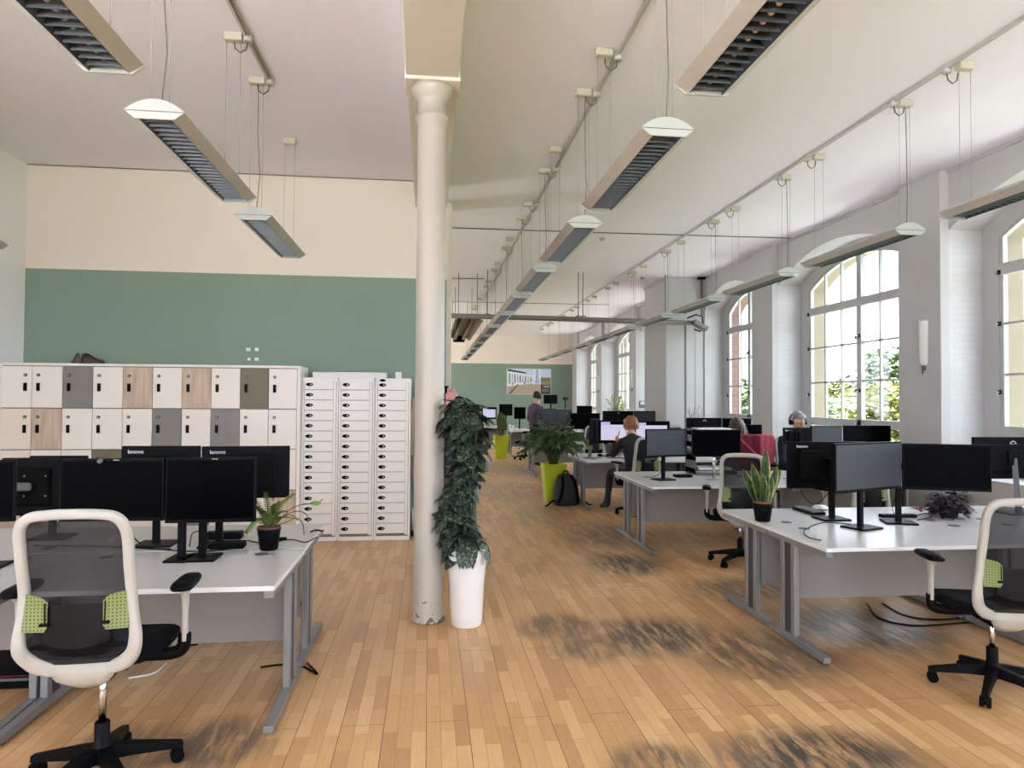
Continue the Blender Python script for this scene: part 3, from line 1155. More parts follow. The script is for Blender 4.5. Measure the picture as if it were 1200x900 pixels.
# ------------------------------------------------------------------ radiant heater and pipes
t = thing('radiant_heater', 'brown suspended radiant heater hood left of the far middle lights', 'heater', (.80, 14.2, 3.3))
c = MB()
hw = [(-.30, -.04), (-.14, .10), (.14, .10), (.30, -.04), (.28, -.05), (.12, .08), (-.12, .08), (-.28, -.05)]
c.prism(hw, 1, 0, 4.7, 'heater')
c.build('reflector_hood', t)
for s in (-1, 1):
    c = MB()
    c.tube([(s * .11, .05, 0), (s * .11, 4.6, 0)], .045, 'heater', 10)
    c.build('burner_tube', t)
c = MB()
c.bx(-.16, .16, 4.7, 4.9, -.08, .12, 'black', .02)
c.build('burner_box', t)
for y in (.4, 2.3, 4.2):
    for s in (-1, 1):
        c = MB()
        c.tube([(s * .2, y, .05), (s * .2, y, ZC - 3.3)], .008, 'rod', 6)
        c.build('hanger_rod', t)
t = thing('heating_pipe', 'dark suspended heating pipe running across the room to the deep pier', 'pipe', (0, 14.12, 3.33))
c = MB()
c.tube([(.25, 0, .02), (2.5, .0, .01), (5.75, 0, -.03)], .05, 'pipe', 12)
c.tube([(.25, .12, .02), (5.75, .12, -.03)], .035, 'pipe', 10)
c.build('pipe', t)
for x in (1.18, 3.10, 3.2, 5.0):
    c = MB()
    c.tube([(x, .05, .02), (x, .05, ZC - 3.33)], .010, 'rod', 6)
    c.tube([(x - .06, .0, .06), (x + .0, .0, .075), (x + .06, .0, .06)], .012, 'rod', 6)
    c.build('hanger_rod', t)
t = thing('pipe_bracket', 'dark angled pipe end and bracket on the white panels of the deep pier', 'pipe', (5.62, 14.05, 3.26))
c = MB()
c.box((.1, 0, -.02), (.34, .22, .1), 'pipe', .02, Matrix.Rotation(R(28), 3, 'Y'))
c.build('elbow_duct', t)
c = MB()
c.tube([(-.1, .2, .16), (.1, .2, .24), (.26, .25, .20), (.28, .25, -.02), (.2, .22, -.12), (.05, .2, -.08)], .016, 'black', 8)
c.build('flexible_hose', t)
c = MB()
c.tube([(.24, .25, ZC - 3.27), (.25, .25, .2)], .025, 'pipe', 8)
c.box((.24, .25, ZC - 3.29), (.16, .1, .05), 'black', .01)
c.build('riser', t)


def sconce(loc, label):
    t = thing('wall_light', label, 'wall light', loc, 0, 'white wall lights on the piers')
    c = MB()
    rows = []
    for z, r in ((-.27, .012), (-.25, .045), (-.2, .055), (.0, .058), (.24, .06), (.27, .06)):
        rows.append([(-r * math.sin(PI * j / 12), r * 1.0 * math.cos(PI * j / 12), z) for j in range(13)])
    c.grid(rows, 'white_plastic', True)
    c.poly([(-.06 * math.sin(PI * j / 12), .06 * math.cos(PI * j / 12), .27) for j in range(13)], 'white_plastic')
    c.build('shade', t, fix=False)
    c = MB()
    c.bx(-.03, 0, -.02, .02, -.32, -.26, 'grey_plastic', .006)
    c.tube([(-.02, 0, -.3), (-.03, 0, -.36)], .008, 'grey_plastic', 6)
    c.build('bracket', t)
    return t


sconce((5.85, 7.52, 2.33), 'white half-round wall light on the pier nearest the tall window')
sconce((5.85, 19.35, 2.25), 'white half-round wall light on the pier beyond the deep pier')
sconce((5.85, 23.35, 2.25), 'white half-round wall light on the farthest visible pier')
c = MB()
c.bx(-.09, .09, -.03, 0, -.10, .10, 'grey_plastic', .01)
c.bx(-.07, .07, -.034, -.03, .0, .08, 'silver', .001)
q = at(753.5, 474, Y=19.0)
o = c.build('thermostat', None, (q.x, 19.048, q.z))
tag(o, 'small grey control box on the window reveal beyond the deep pier', 'control box')
# ------------------------------------------------------------------ lockers
LX0, LX1, LY = -4.58, -1.471, 8.0
t = thing('locker_bank', 'bank of pale lockers with oak, grey and olive doors against the green wall', 'lockers', (LX0, LY, 0))
W = LX1 - LX0
mb = MB()
mb.bx(-.0, W, .022, .50, .08, 1.972, 'gap')  # carcass in grey: shade of the door gaps put into its colour
mb.bx(-.06, W + .02, .0, .52, 1.972, 2.0, 'locker_white', .002)
mb.bx(W - .012, W + .02, .0, .52, 0, 1.972, 'locker_white', .002)
mb.bx(-.06, 0.0, .0, .52, 0, 1.972, 'locker_white', .002)
mb.bx(0, W, .05, .5, 0, .08, 'locker_white')
mb.build('carcass', t)
cw = (W - .014) / 10
zr = [(1.512, 1.966), (1.062, 1.508), (.602, 1.058), (.142, .598)]
cols = {(0, 2): 'g', (0, 4): 'o', (0, 6): 'o', (0, 8): 'v', (1, 0): 'b', (1, 1): 'o', (1, 5): 'g', (1, 7): 'g', (2, 0): 'b', (2, 3): 'v', (2, 5): 'o', (3, 9): 'o', (3, 0): 'o', (3, 1): 'o', (3, 6): 'g'}
cm = {'g': ('locker_grey', 'grey door'), 'o': ('locker_oak', 'pale oak door'), 'v': ('locker_olive', 'olive door'), 'b': ('locker_beige', 'beige door')}
for r, (z0, z1) in enumerate(zr):
    for c in range(10):
        m, lb = cm.get(cols.get((r, c)), ('locker_white', None))
        d = MB()
        d.box((0, 0, 0), (cw - .006, .02, z1 - z0 - .006), m, .0015)
        o = d.build('door', t, (cw * (c + .5), .010, (z0 + z1) / 2))
        if lb:
            o['label'] = lb
        s = 1 if c == 0 else -1
        hx = s * (cw / 2 - .065)
        d = MB()
        d.box((hx, -.016, -.0), (.034, .012, .088), 'black', .003)
        d.build('handle', o)
        d = MB()
        d.tube([(hx, -.008, .13), (hx, -.020, .13)], .016, 'black', 14)
        d.tube([(hx, -.019, .13), (hx, -.023, .13)], .009, 'silver', 10)
        d.build('lock', o)


def shoe(loc, rz, label):
    t = thing('shoe', label, 'shoe', loc, rz, 'dark brown shoes on the lockers')
    t.scale = (.86, .86, .9)
    s = MB()
    prof = [(-.13, .030, .105), (-.10, .034, .125), (-.05, .036, .118), (0, .038, .088), (.05, .042, .058), (.10, .044, .05), (.135, .036, .04), (.15, .018, .028)]
    rows = []
    for y, w, h in prof:
        rows.append([(w * math.cos(a), y, .012 + h * max(0, math.sin(a)) ** .8) for a in [PI * k / 10 for k in range(11)]])
    s.grid(rows, 'shoe_brown', True)
    s.poly([rows[0][k] for k in range(11)], 'shoe_brown')
    s.build('upper', t)
    s = MB()
    out = [(w * 1.06, y) for y, w, h in prof] + [(-w * 1.06, y) for y, w, h in prof[::-1]]
    s.prism(out, 2, 0, .014, 'black')
    s.build('sole', t)
    s = MB()
    for k in range(4):
        y = -.02 + .022 * k
        s.tube([(-.022, y, .082 - k * .008), (0, y + .003, .094 - k * .009), (.022, y, .082 - k * .008)], .003, 'fabric_dark', 5)
    s.build('laces', t)
    return t


q = at(87, 428, Y=8.16)
shoe((q.x, 8.20, 2.0), R(36), 'left dark brown shoe on top of the lockers')
q = at(106.5, 428, Y=8.16)
shoe((q.x, 8.20, 2.0), R(-36), 'right dark brown shoe on top of the lockers')
k = 0
for (px, py, w, h) in ((291, 409.5, .05, .04), (301, 409.5, .045, .04), (292, 421, .035, .035), (301, 421, .05, .04)):
    q = at(px, py, Y=YB)
    c = MB()
    c.box((0, -.006, 0), (w, .012, h), 'white_plastic', .004)
    lb = ['upper left', 'upper right', 'lower left', 'lower right'][k]
    tag(c.build('adhesive_mount', None, q), 'small white adhesive pad on the green wall above the lockers, %s of the four' % lb, 'adhesive pad', 'white adhesive pads on the green wall')
    k += 1

# ------------------------------------------------------------------ multi-drawer steel cabinets
CH = 1.872


def make_cabinet(label):
    t = thing('steel_cabinet', label, 'cabinet', (0, 0, 0), 0, 'white fifteen-door steel cabinets')
    w = .407
    m = MB()
    m.bx(0, w, .018, .40, 0, CH, 'cabinet', .004)
    m.bx(0, .022, 0, .03, 0, CH, 'cabinet', .003)
    m.bx(w - .022, w, 0, .03, 0, CH, 'cabinet', .003)
    m.bx(w - .058, w - .026, .004, .03, .06, CH - .04, 'cabinet', .003)
    m.bx(0, w, 0, .03, 0, .045, 'cabinet', .003)
    m.bx(0, w, 0, .03, CH - .045, CH, 'cabinet', .003)
    m.build('body', t)
    m = MB()
    m.bx(.02, w - .02, .0165, .02, .04, CH - .04, 'gap')  # grey sheet behind the doors, coloured as the shade in their gaps
    m.build('gap_shade', t)
    for k in range(15):
        z = .075 + .1185 * k
        d = MB()
        d.box((0, 0, 0), (w - .086, .014, .1125), 'cabinet', .0015)
        o = d.build('door', t, (.026 + (w - .086) / 2, .009, z + .059))
        hx = -(w - .086) / 2 + .056
        d = MB()
        pts = [(hx + .041 * math.cos(a), .020 * math.sin(a) ) for a in [2 * PI * j / 18 for j in range(18)]]
        d.prism(pts, 1, -.017, -.006, 'black')
        d.tube([(hx + .016, -.016, 0), (hx + .016, -.024, 0)], .0085, 'silver', 10)
        d.build('latch', o)
    return t


cabs = [(-1.446, 'leftmost'), (-1.034, 'middle'), (-.621, 'rightmost')]
cab0 = make_cabinet('white steel cabinet of fifteen small doors, leftmost, beside the lockers')
cab0.location = (-1.446, 8.1, 0)
dup(cab0, (-1.034, 8.1, 0), 0, 'white steel cabinet of fifteen small doors, in the middle of three')
cr = dup(cab0, (-.621, 8.1, 0), 0, 'white steel cabinet of fifteen small doors, rightmost, beside the column')
d = MB()
pts = [(.056 + .026 + .035 * math.cos(a), CH - .025 + .016 * math.sin(a)) for a in [2 * PI * j / 18 for j in range(18)]]
d.prism(pts, 1, -.004, .001, 'black')
d.build('maker_badge', cr)
t = thing('storage_box', 'flat white box lying along the top of the steel cabinets', 'box', (-.93, 8.33, CH))
c = MB()
c.bx(-.42, .42, -.12, .12, 0, .055, 'white_plastic', .008)
c.build('box_body', t)
c = MB()
c.bx(-.425, .425, -.125, .125, .045, .07, 'paper', .006)
c.build('lid', t)
t = thing('white_tag_box', 'small white square box on top of the rightmost steel cabinet', 'box', (-.36, 8.16, CH))
c = MB()
c.bx(-.035, .035, -.03, .03, 0, .075, 'white_plastic', .006)
c.build('box_body', t)
c = MB()
c.lathe([(.012, 0), (.012, .003)], (0, 0, 0), 'desk_edge', 12)
o = c.build('button', t, (0, -.030, .042))
o.rotation_euler = (R(90), 0, 0)
t = thing('pedal_bin', 'white waste bin with black base between the cabinets and the column', 'bin', (-.10, 8.34, 0))
c = MB()
c.lathe([(.09, .06), (.10, .30), (.095, .32)], (0, 0, 0), 'white_plastic', 20)
c.build('bin_body', t)
c = MB()
c.lathe([(.10, 0), (.10, .06)], (0, 0, 0), 'black', 20)
c.build('base', t)

# ------------------------------------------------------------------ desks
DT = .73


def make_desk(w, dep, label, group):
    """user side at -y; origin at front-left corner on the floor"""
    t = thing('office_desk', label, 'desk', (0, 0, 0), 0, group)
    m = MB()
    m.bx(0, w, 0, dep, DT - .025, DT, 'desk_top', .002)
    m.build('desktop', t)
    m = MB()
    m.bx(-.002, .0015, .002, dep - .002, DT - .024, DT - .001, 'desk_edge')
    m.bx(w - .0015, w + .002, .002, dep - .002, DT - .024, DT - .001, 'desk_edge')
    m.bx(.002, w - .002, -.002, .0015, DT - .024, DT - .001, 'desk_edge')
    m.build('edge_band', t)
    for x in (.0, w - .055):
        m = MB()
        m.bx(x + .004, x + .051, .01, dep - .01, DT - .062, DT - .025, 'desk_metal', .004)
        for y in (dep - .20, dep - .34):
            m.bx(x + .008, x + .047, y - .024, y + .024, .03, DT - .05, 'desk_metal', .005)
        m.bx(x + .018, x + .037, dep - .32, dep - .20, .05, DT - .06, 'desk_dark')
        m.prism([(.04, .012), (.04, .045), (dep - .40, .062), (dep - .16, .062), (dep - .02, .045), (dep - .02, .012)], 0, x + .004, x + .051, 'desk_metal')
        for y in (.09, dep - .07):
            m.tube([(x + .028, y, 0), (x + .028, y, .02)], .016, 'black', 10)
        m.build('leg', t)
    m = MB()
    m.bx(.055, w - .055, dep - .20, dep - .182, .26, DT - .03, 'desk_panel')
    m.build('modesty_panel', t)
    for x in (.22, w - .22):
        m = MB()
        m.lathe([(.034, 0), (.040, 0), (.040, .003), (.034, .004)], (x, dep - .12, DT), 'grey_plastic', 20)
        m.build('cable_port', t)
    return t


LW, LD = 1.28, .815
deskL = make_desk(LW, LD, 'grey desk at the front left, its right end toward the column', 'grey desks, front left')
deskL.location = (-.732 - LW, 3.435, 0)
dup(deskL, (-.732 - 2 * LW, 3.435, 0), 0, 'grey desk cut by the left edge of the photo, in the front row')
dup(deskL, (-.738, 5.10, 0), PI, 'grey desk backing onto the front left desk, below the fern')
dup(deskL, (-.738 - LW, 5.10, 0), PI, 'grey desk in the rear left row cut by the edge of the photo')
DW, DD = 1.6, .755
deskR = make_desk(DW, DD, 'grey desk at the front right with two angled dark monitors behind it', 'grey desks in rows on the right')
deskR.location = (2.43, 3.98, 0)


def row(x, y, labels, back=True):
    k = 0
    for i in range(len(labels)):
        xx = x + (i // 2) * (DW + .005)
        if i % 2 == 0:
            dup(deskR, (xx, y, 0), 0, labels[i])
        else:
            dup(deskR, (xx + DW, y + 2 * DD + .005, 0), PI, labels[i])


dup(deskR, (2.43 + DW, 3.98 + 2 * DD + .005, 0), PI, 'grey desk carrying the snake plant, back to back with the front right desk')
dup(deskR, (2.43 + DW + .005, 3.98, 0), 0, 'grey desk at the front right behind the cream chair, cut by the photo edge')
dup(deskR, (2.43 + 2 * DW + .005, 3.98 + 2 * DD + .005, 0), PI, 'grey desk under the monitor with the round badge')
YB_, YC_, YD_, YE_ = 6.98, 9.95, 14.35, 19.55
row(2.33, YB_, ['grey desk in the second row with the silver-stand monitor, nearest the aisle', 'rear grey desk of the second row nearest the aisle', 'grey desk in the second row nearer the windows', 'rear grey desk of the second row where the grey-haired man sits'])
row(2.34, YC_, ['grey desk in the third row where the auburn-haired person sits', 'rear grey desk of the third row by the aisle', 'grey desk in the third row where the woman sits', 'rear grey desk of the third row by the windows'])
row(2.22, YD_, ['grey desk in the fourth row behind the palm', 'rear grey desk of the fourth row behind the palm', 'grey desk in the fourth row nearer the windows', 'rear grey desk of the fourth row nearer the windows'])
row(2.36, YE_, ['grey desk in the fifth row behind the standing man', 'rear grey desk of the fifth row behind the standing man', 'far grey desk in the fifth row nearer the windows', 'far rear grey desk in the fifth row nearer the windows'])
row(.95, 22.4, ['far grey desk with the lit screen left of the far snake plant', 'farthest grey desk behind the lit screen'])


# ------------------------------------------------------------------ monitors
def monitor(c, w, h, rz=0.0, base_z=DT, kind='black', back=False, label='', stand='post', neck_dx=0.0, base_w=.11, badge=None, tilt=0.0, group=None, foot=True):
    """c = centre of the panel; screen faces -y (to the camera) unless back"""
    t = thing('monitor', label, 'monitor', (c[0], c[1], base_z), rz + (PI if back else 0), group)
    zc = c[2] - base_z
    p = MB()
    p.box((0, .012, zc), (w, .024, h), 'black' if kind != 'silver' else 'grey_plastic', .004)
    p.box((0, .034, zc), (w * .72, .028, h * .66), 'black_matt', .012)
    p.build('housing', t)
    p = MB()
    bz = .012
    sm = {'black': 'screen', 'matt': 'screen_matt', 'silver': 'screen', 'lit': 'screen'}[kind]
    p.box((0, -.0012, zc + .004), (w - 2 * bz, .003, h - 2 * bz - .01), sm)
    if kind == 'lit':
        ww, hh = w - 2 * bz, h - 2 * bz - .01
        p.box((ww * .0, -.004, zc - hh * .03), (ww * .88, .001, hh * .74), 'screen_lit')
        p.box((-ww * .30, -.004, zc + hh * .41), (ww * .28, .001, hh * .13), 'screen_lit2')
        p.box((ww * .02, -.0048, zc + hh * .18), (ww * .80, .001, hh * .03), 'screen_lit2')
    p.build('screen', t)
    if kind == 'silver':
        p = MB()
        p.bx(-w / 2, w / 2, -.002, .02, zc - h / 2 - .012, zc - h / 2 + .006, 'silver', .003)
        p.build('chin', t)
    if stand == 'post':
        p = MB()
        if neck_dx:
            p.box((neck_dx / 2, .055, zc), (abs(neck_dx) + .06, .03, .05), 'black', .006)
        p.box((neck_dx, .075, (zc + .05) / 2), (.042, .030, zc + .05), 'black', .006)
        p.box((0, .05, zc), (.11, .03, .11), 'black', .005)
        p.build('neck', t)
        p = MB()
        p.bx(neck_dx - base_w, neck_dx + base_w, -.03, .16, 0, .014, 'black', .005)
        p.build('base', t)
    elif stand == 'chrome':
        p = MB()
        p.tube([(0, .075, 0.01), (0, .075, zc)], .017, 'chrome', 10)
        p.box((0, .05, zc), (.10, .05, .10), 'black', .005)
        p.build('neck', t)
        p = MB()
        p.lathe([(.10, 0), (.10, .008), (.03, .016)], (0, .06, 0), 'silver', 20)
        p.build('base', t)
    elif stand == 'slant':
        p = MB()
        p.tube([(0, .09, 0.01), (0, .05, zc)], [.032, .026], 'silver' if kind == 'silver' else 'grey_plastic', 4, smooth=False)
        p.box((0, .05, zc), (.12, .03, .12), 'black', .005)
        p.build('neck', t)
        p = MB()
        p.bx(-.12, .12, -.06, .15, 0, .012, 'grey_plastic', .005)
        p.build('base', t)
    if badge == 'lenovo':
        text_mesh('lenovo', .034, 'white_plastic', 'brand_lettering', t, (w * .32, .0255, zc + h / 2 - .035), (R(90), 0, PI))
    elif badge == 'lenovo_small':
        text_mesh('lenovo', .012, 'white_plastic', 'brand_lettering', t, (w * .04, -.0008, zc + h / 2 - .007), (R(90), 0, 0), .0003)
    elif badge == 'dell':
        p = MB()
        rr = .026
        p.tube([(rr * math.cos(2 * PI * k / 24), 0, rr * math.sin(2 * PI * k / 24)) for k in range(25)], .0035, 'white_plastic', 6)
        b = p.build('brand_ring', t, (-w * .02, .0265, zc + h / 2 - .06))
        text_mesh('DELL', .017, 'white_plastic', 'brand_lettering', t, (-w * .02, .0265, zc + h / 2 - .06), (R(90), 0, PI))
    return t


def mon_px(x0, x1, yt, yb, Y, Y1=None, **k):
    """panel from its outline in the photo at known depths of its left and right edges"""
    Y1 = Y if Y1 is None else Y1
    a, b = at(x0, yt, Y=Y), at(x1, yt, Y=Y1)
    a2 = at(x0, yb, Y=Y)
    w = (Vector((a.x, a.y)) - Vector((b.x, b.y))).length
    c = ((a.x + b.x) / 2, (Y + Y1) / 2, (a.z + a2.z) / 2)
    return monitor(c, w, a.z - a2.z, math.atan2(Y1 - Y, b.x - a.x), **k)


# front right desks
mon_px(978.5, 1056.5, 520, 579, 4.40, 4.66, kind='matt', label='dark matt monitor angled left on the front right desk, left of the pair', neck_dx=.0, group='monitors on the right')
mon_px(1057.5, 1162, 519.5, 573.5, 4.70, 4.50, kind='black', label='black monitor on the front right desk, right of the angled pair', neck_dx=-.30, group='monitors on the right')
mon_px(921, 1014, 517.5, 572, 5.02, back=True, label='black monitor seen from behind with pale lettering, beside the snake plant', badge='lenovo', group='monitors on the right')
mon_px(1138, 1226, 512, 561, 5.14, back=True, label='dark monitor seen from behind with a round badge at the right edge', badge='dell', stand='slant', group='monitors on the right')
# second row
mon_px(757, 805, 503, 536, 7.46, 7.56, kind='matt', label='grey matt monitor in the second row over the black stand base', group='monitors on the right')
mon_px(811, 868, 503.5, 535.5, 7.50, kind='black', label='black monitor on a silver stand in the second row, left of the cream chair', stand='chrome', group='monitors on the right')
mon_px(917, 951, 501, 520, 7.98, back=True, label='black monitor back in front of the grey-haired man', badge='lenovo', group='monitors on the right')
mon_px(950.5, 987, 499, 531, 7.95, kind='matt', back=False, label='grey monitor under the tall window, left of a black one', group='monitors on the right')
mon_px(988.5, 1044, 498.5, 531, 7.95, kind='black', label='black monitor under the tall window, right of a grey one', group='monitors on the right')
# third row
mon_px(701, 741, 492.5, 519.5, 10.48, kind='lit', label='lit monitor with a document in the third row, left of the auburn head', stand='slant', group='monitors on the right')
mon_px(742, 785, 493.5, 519, 10.52, kind='lit', label='lit monitor in the third row partly behind the auburn head', stand='slant', group='monitors on the right')
mon_px(692, 702, 491, 522, 10.36, 10.56, kind='black', label='black monitor turned edge-on left of the lit document screen', stand='slant', group='monitors on the right')
mon_px(804, 844.5, 489.5, 515, 11.05, back=True, label='dark monitor back with round badge behind the silver-stand monitor', badge='dell', group='monitors on the right')
mon_px(846, 881, 489.5, 514, 11.0, kind='silver', label='pale glossy monitor behind the woman with curly hair', group='monitors on the right', stand='slant')
mon_px(856, 893, 497.5, 518, 10.5, kind='black', label='black monitor in front of the woman with curly hair', group='monitors on the right')
# fourth row
mon_px(634.5, 652, 479, 499, 15.0, kind='matt', label='grey monitor right behind the standing man, left of two', group='monitors on the right')
mon_px(652.5, 670, 479.5, 499, 15.0, kind='matt', label='grey monitor near the standing man, right of two', group='monitors on the right')
mon_px(669, 703, 484, 503, 13.9 + .98, kind='black', label='black monitor above the palm in the fourth row', group='monitors on the right')
mon_px(706, 742, 481.5, 500, 15.3, back=True, label='black monitor back in the fourth row left of the perforated grey one', badge='dell', group='monitors on the right')
mon_px(743, 770.5, 481.5, 500, 15.1, kind='matt', label='grey monitor in the fourth row below the window plant', group='monitors on the right')
mon_px(771, 800, 482, 500, 15.1, kind='black', label='black monitor in the fourth row below the white pier face', group='monitors on the right')
# far desks
mon_px(564.5, 582, 477, 491, 22.9, kind='lit', label='far lit monitor left of the far snake plant', stand='slant', group='far monitors')
mon_px(585, 600.5, 473.5, 487, 20.6, back=True, label='far black monitor just above the far snake plant', group='far monitors')
mon_px(602.5, 616, 477, 491, 20.0, kind='black', label='far black monitor left of the standing man', group='far monitors')
mon_px(628, 636, 476, 489, 20.1, kind='black', label='far black monitor right behind the standing man', group='far monitors')
mon_px(676, 694, 475.5, 486, 20.2, kind='black', label='far black monitor under the window plant', group='far monitors')
# raised screen on the far shelf
t = thing('standing_desk', 'raised far desk top right of the standing man', 'desk', (4.05, 21.9, 0))
c = MB()
c.bx(-.5, .5, -.3, .3, 1.30, 1.34, 'desk_top', .004)
c.build('desktop', t)
for s in (-1, 1):
    c = MB()
    c.bx(s * .42 - .03, s * .42 + .03, -.04, .04, .03, 1.3, 'desk_metal', .004)
    c.bx(s * .42 - .04, s * .42 + .04, -.3, .3, 0, .03, 'desk_metal', .004)
    c.build('leg', t)
mon_px(637, 653, 462.5, 473, 21.9, base_z=1.34, back=True, label='small black monitor on the raised far desk right of the standing man', group='far monitors')
t = thing('desk_camera', 'small dark camera on an arm beside the raised far monitor', 'camera', (4.36, 21.8, 1.34))
c = MB()
c.tube([(0, 0, 0), (0, 0, .3)], .015, 'black', 8)
c.build('arm', t)
c = MB()
c.box((0, -.03, .34), (.16, .1, .09), 'black', .02)
c.tube([(0, -.08, .34), (0, -.13, .34)], .03, 'grey_plastic', 10)
c.build('camera_body', t)

# left desks: front pair, arm-mounted one and the two beyond
mon_px(70, 192.5, 537.5, 611.5, 4.00, 3.98, label='black monitor on the front left desk behind the cream chair', neck_dx=.345, base_w=.062, badge='lenovo_small', group='monitors on the left')
mon_px(194, 300.5, 536.5, 613.5, 3.98, 3.99, label='black monitor on the front left desk beside the fern', neck_dx=-.06, base_w=.09, badge='lenovo_small', group='monitors on the left')
mon_px(144.5, 236, 522.5, 590, 4.52, back=True, label='black monitor back with pale lettering, left of two beyond the front left desk', badge='lenovo', group='monitors on the left')
mon_px(237.5, 340, 523, 584.5, 4.46, 4.50, back=True, label='black monitor back with pale lettering, right of two beyond the front left desk', badge='lenovo', group='monitors on the left', neck_dx=0.14)
mon_px(-70, 18.5, 540, 614, 3.86, 3.90, label='black monitor cut by the left edge of the photo', neck_dx=0, group='monitors on the left')
q = mon_px(5, 72, 536.5, 604, 4.52, back=True, label='black monitor on a grey arm behind the left edge monitor', group='monitors on the left', stand='arm')
c = MB()
qx = q.location
c.box((.09, .085, at(30, 569, Y=4.5).z - DT), (.26, .03, .05), 'grey_plastic', .015)
c.tube([(.26, .075, 0), (.26, .075, at(30, 569, Y=4.5).z - DT + .05)], .02, 'grey_plastic', 10)
c.lathe([(.07, 0), (.07, .012)], (.26, .075, 0), 'grey_plastic', 16)
c.build('mounting_arm', q)
c = MB()
for sx in (-.10, 0.02):
    for sz in (-.06, .06):
        c.ball((sx, .05, at(30, 569, Y=4.5).z - DT + sz), .006, 'silver', sub=1)
c.build('mounting_screws', q)
mon_px(37, 104, 534, 600, 4.80, back=True, label='black monitor just showing over the middle left monitor', group='monitors on the left')
# webcam on the middle left monitor
q = at(117.5, 540.5, Y=3.98)
t = thing('webcam', 'small round silver webcam clipped to the left desk monitor', 'webcam', (q.x, 3.975, q.z - .012))
c = MB()
c.lathe([(.011, -.010), (.014, -.006), (.014, .004), (.010, .008)], (0, 0, 0), 'grey_plastic', 14)
o = c.build('lens_housing', t, (0, -.0, .012))
o.rotation_euler = (R(90), 0, 0)
c = MB()
c.bx(-.012, .012, -.002, .03, .015, .024, 'grey_plastic', .003)
c.build('clip', t)
# ------------------------------------------------------------------ task chairs
def smooth_closed(pts, n=8):
    """Catmull-Rom through a closed list of points"""
    out = []
    N = len(pts)
    for i in range(N):
        p0, p1, p2, p3 = [Vector(pts[(i + k - 1) % N]) for k in range(4)]
        for j in range(n):
            t = j / n
            out.append(.5 * ((2 * p1) + (-p0 + p2) * t + (2 * p0 - 5 * p1 + 4 * p2 - p3) * t * t + (-p0 + 3 * p1 - 3 * p2 + p3) * t ** 3))
    return out


def smooth_open(pts, n=6):
    pts = [Vector(p) for p in pts]
    P = [pts[0] * 2 - pts[1]] + pts + [pts[-1] * 2 - pts[-2]]
    out = []
    for i in range(1, len(P) - 2):
        p0, p1, p2, p3 = P[i - 1:i + 3]
        for j in range(n):
            t = j / n
            out.append(.5 * ((2 * p1) + (-p0 + p2) * t + (2 * p0 - 5 * p1 + 4 * p2 - p3) * t * t + (-p0 + 3 * p1 - 3 * p2 + p3) * t ** 3))
    out.append(pts[-1])
    return out


def ypro(z):
    """depth of the back shell by height: upright top, lumbar bulge, curl under the seat"""
    ks = [(.44, -.150), (.50, -.225), (.58, -.262), (.68, -.262), (.78, -.262), (.95, -.300), (1.13, -.345)]
    if z <= ks[0][0]:
        return ks[0][1]
    for (a, b), (c, d) in zip(ks, ks[1:]):
        if z <= c:
            u = (z - a) / (c - a)
            u = u * u * (3 - 2 * u) * .5 + u * .5
            return b + (d - b) * u
    return ks[-1][1]


HALF = [(x * .82, z) for x, z in [(0, 1.112), (.10, 1.110), (.185, 1.098), (.226, 1.050), (.232, .96), (.232, .86), (.234, .77), (.244, .69), (.254, .62), (.244, .555), (.19, .500), (.10, .474), (0, .468)]]


def hw_at(z):
    best = 0
    for (x0, z0), (x1, z1) in zip(HALF, HALF[1:]):
        if z1 <= z <= z0:
            u = (z - z0) / (z1 - z0) if z1 != z0 else 0
            best = x0 + (x1 - x0) * u
    return best


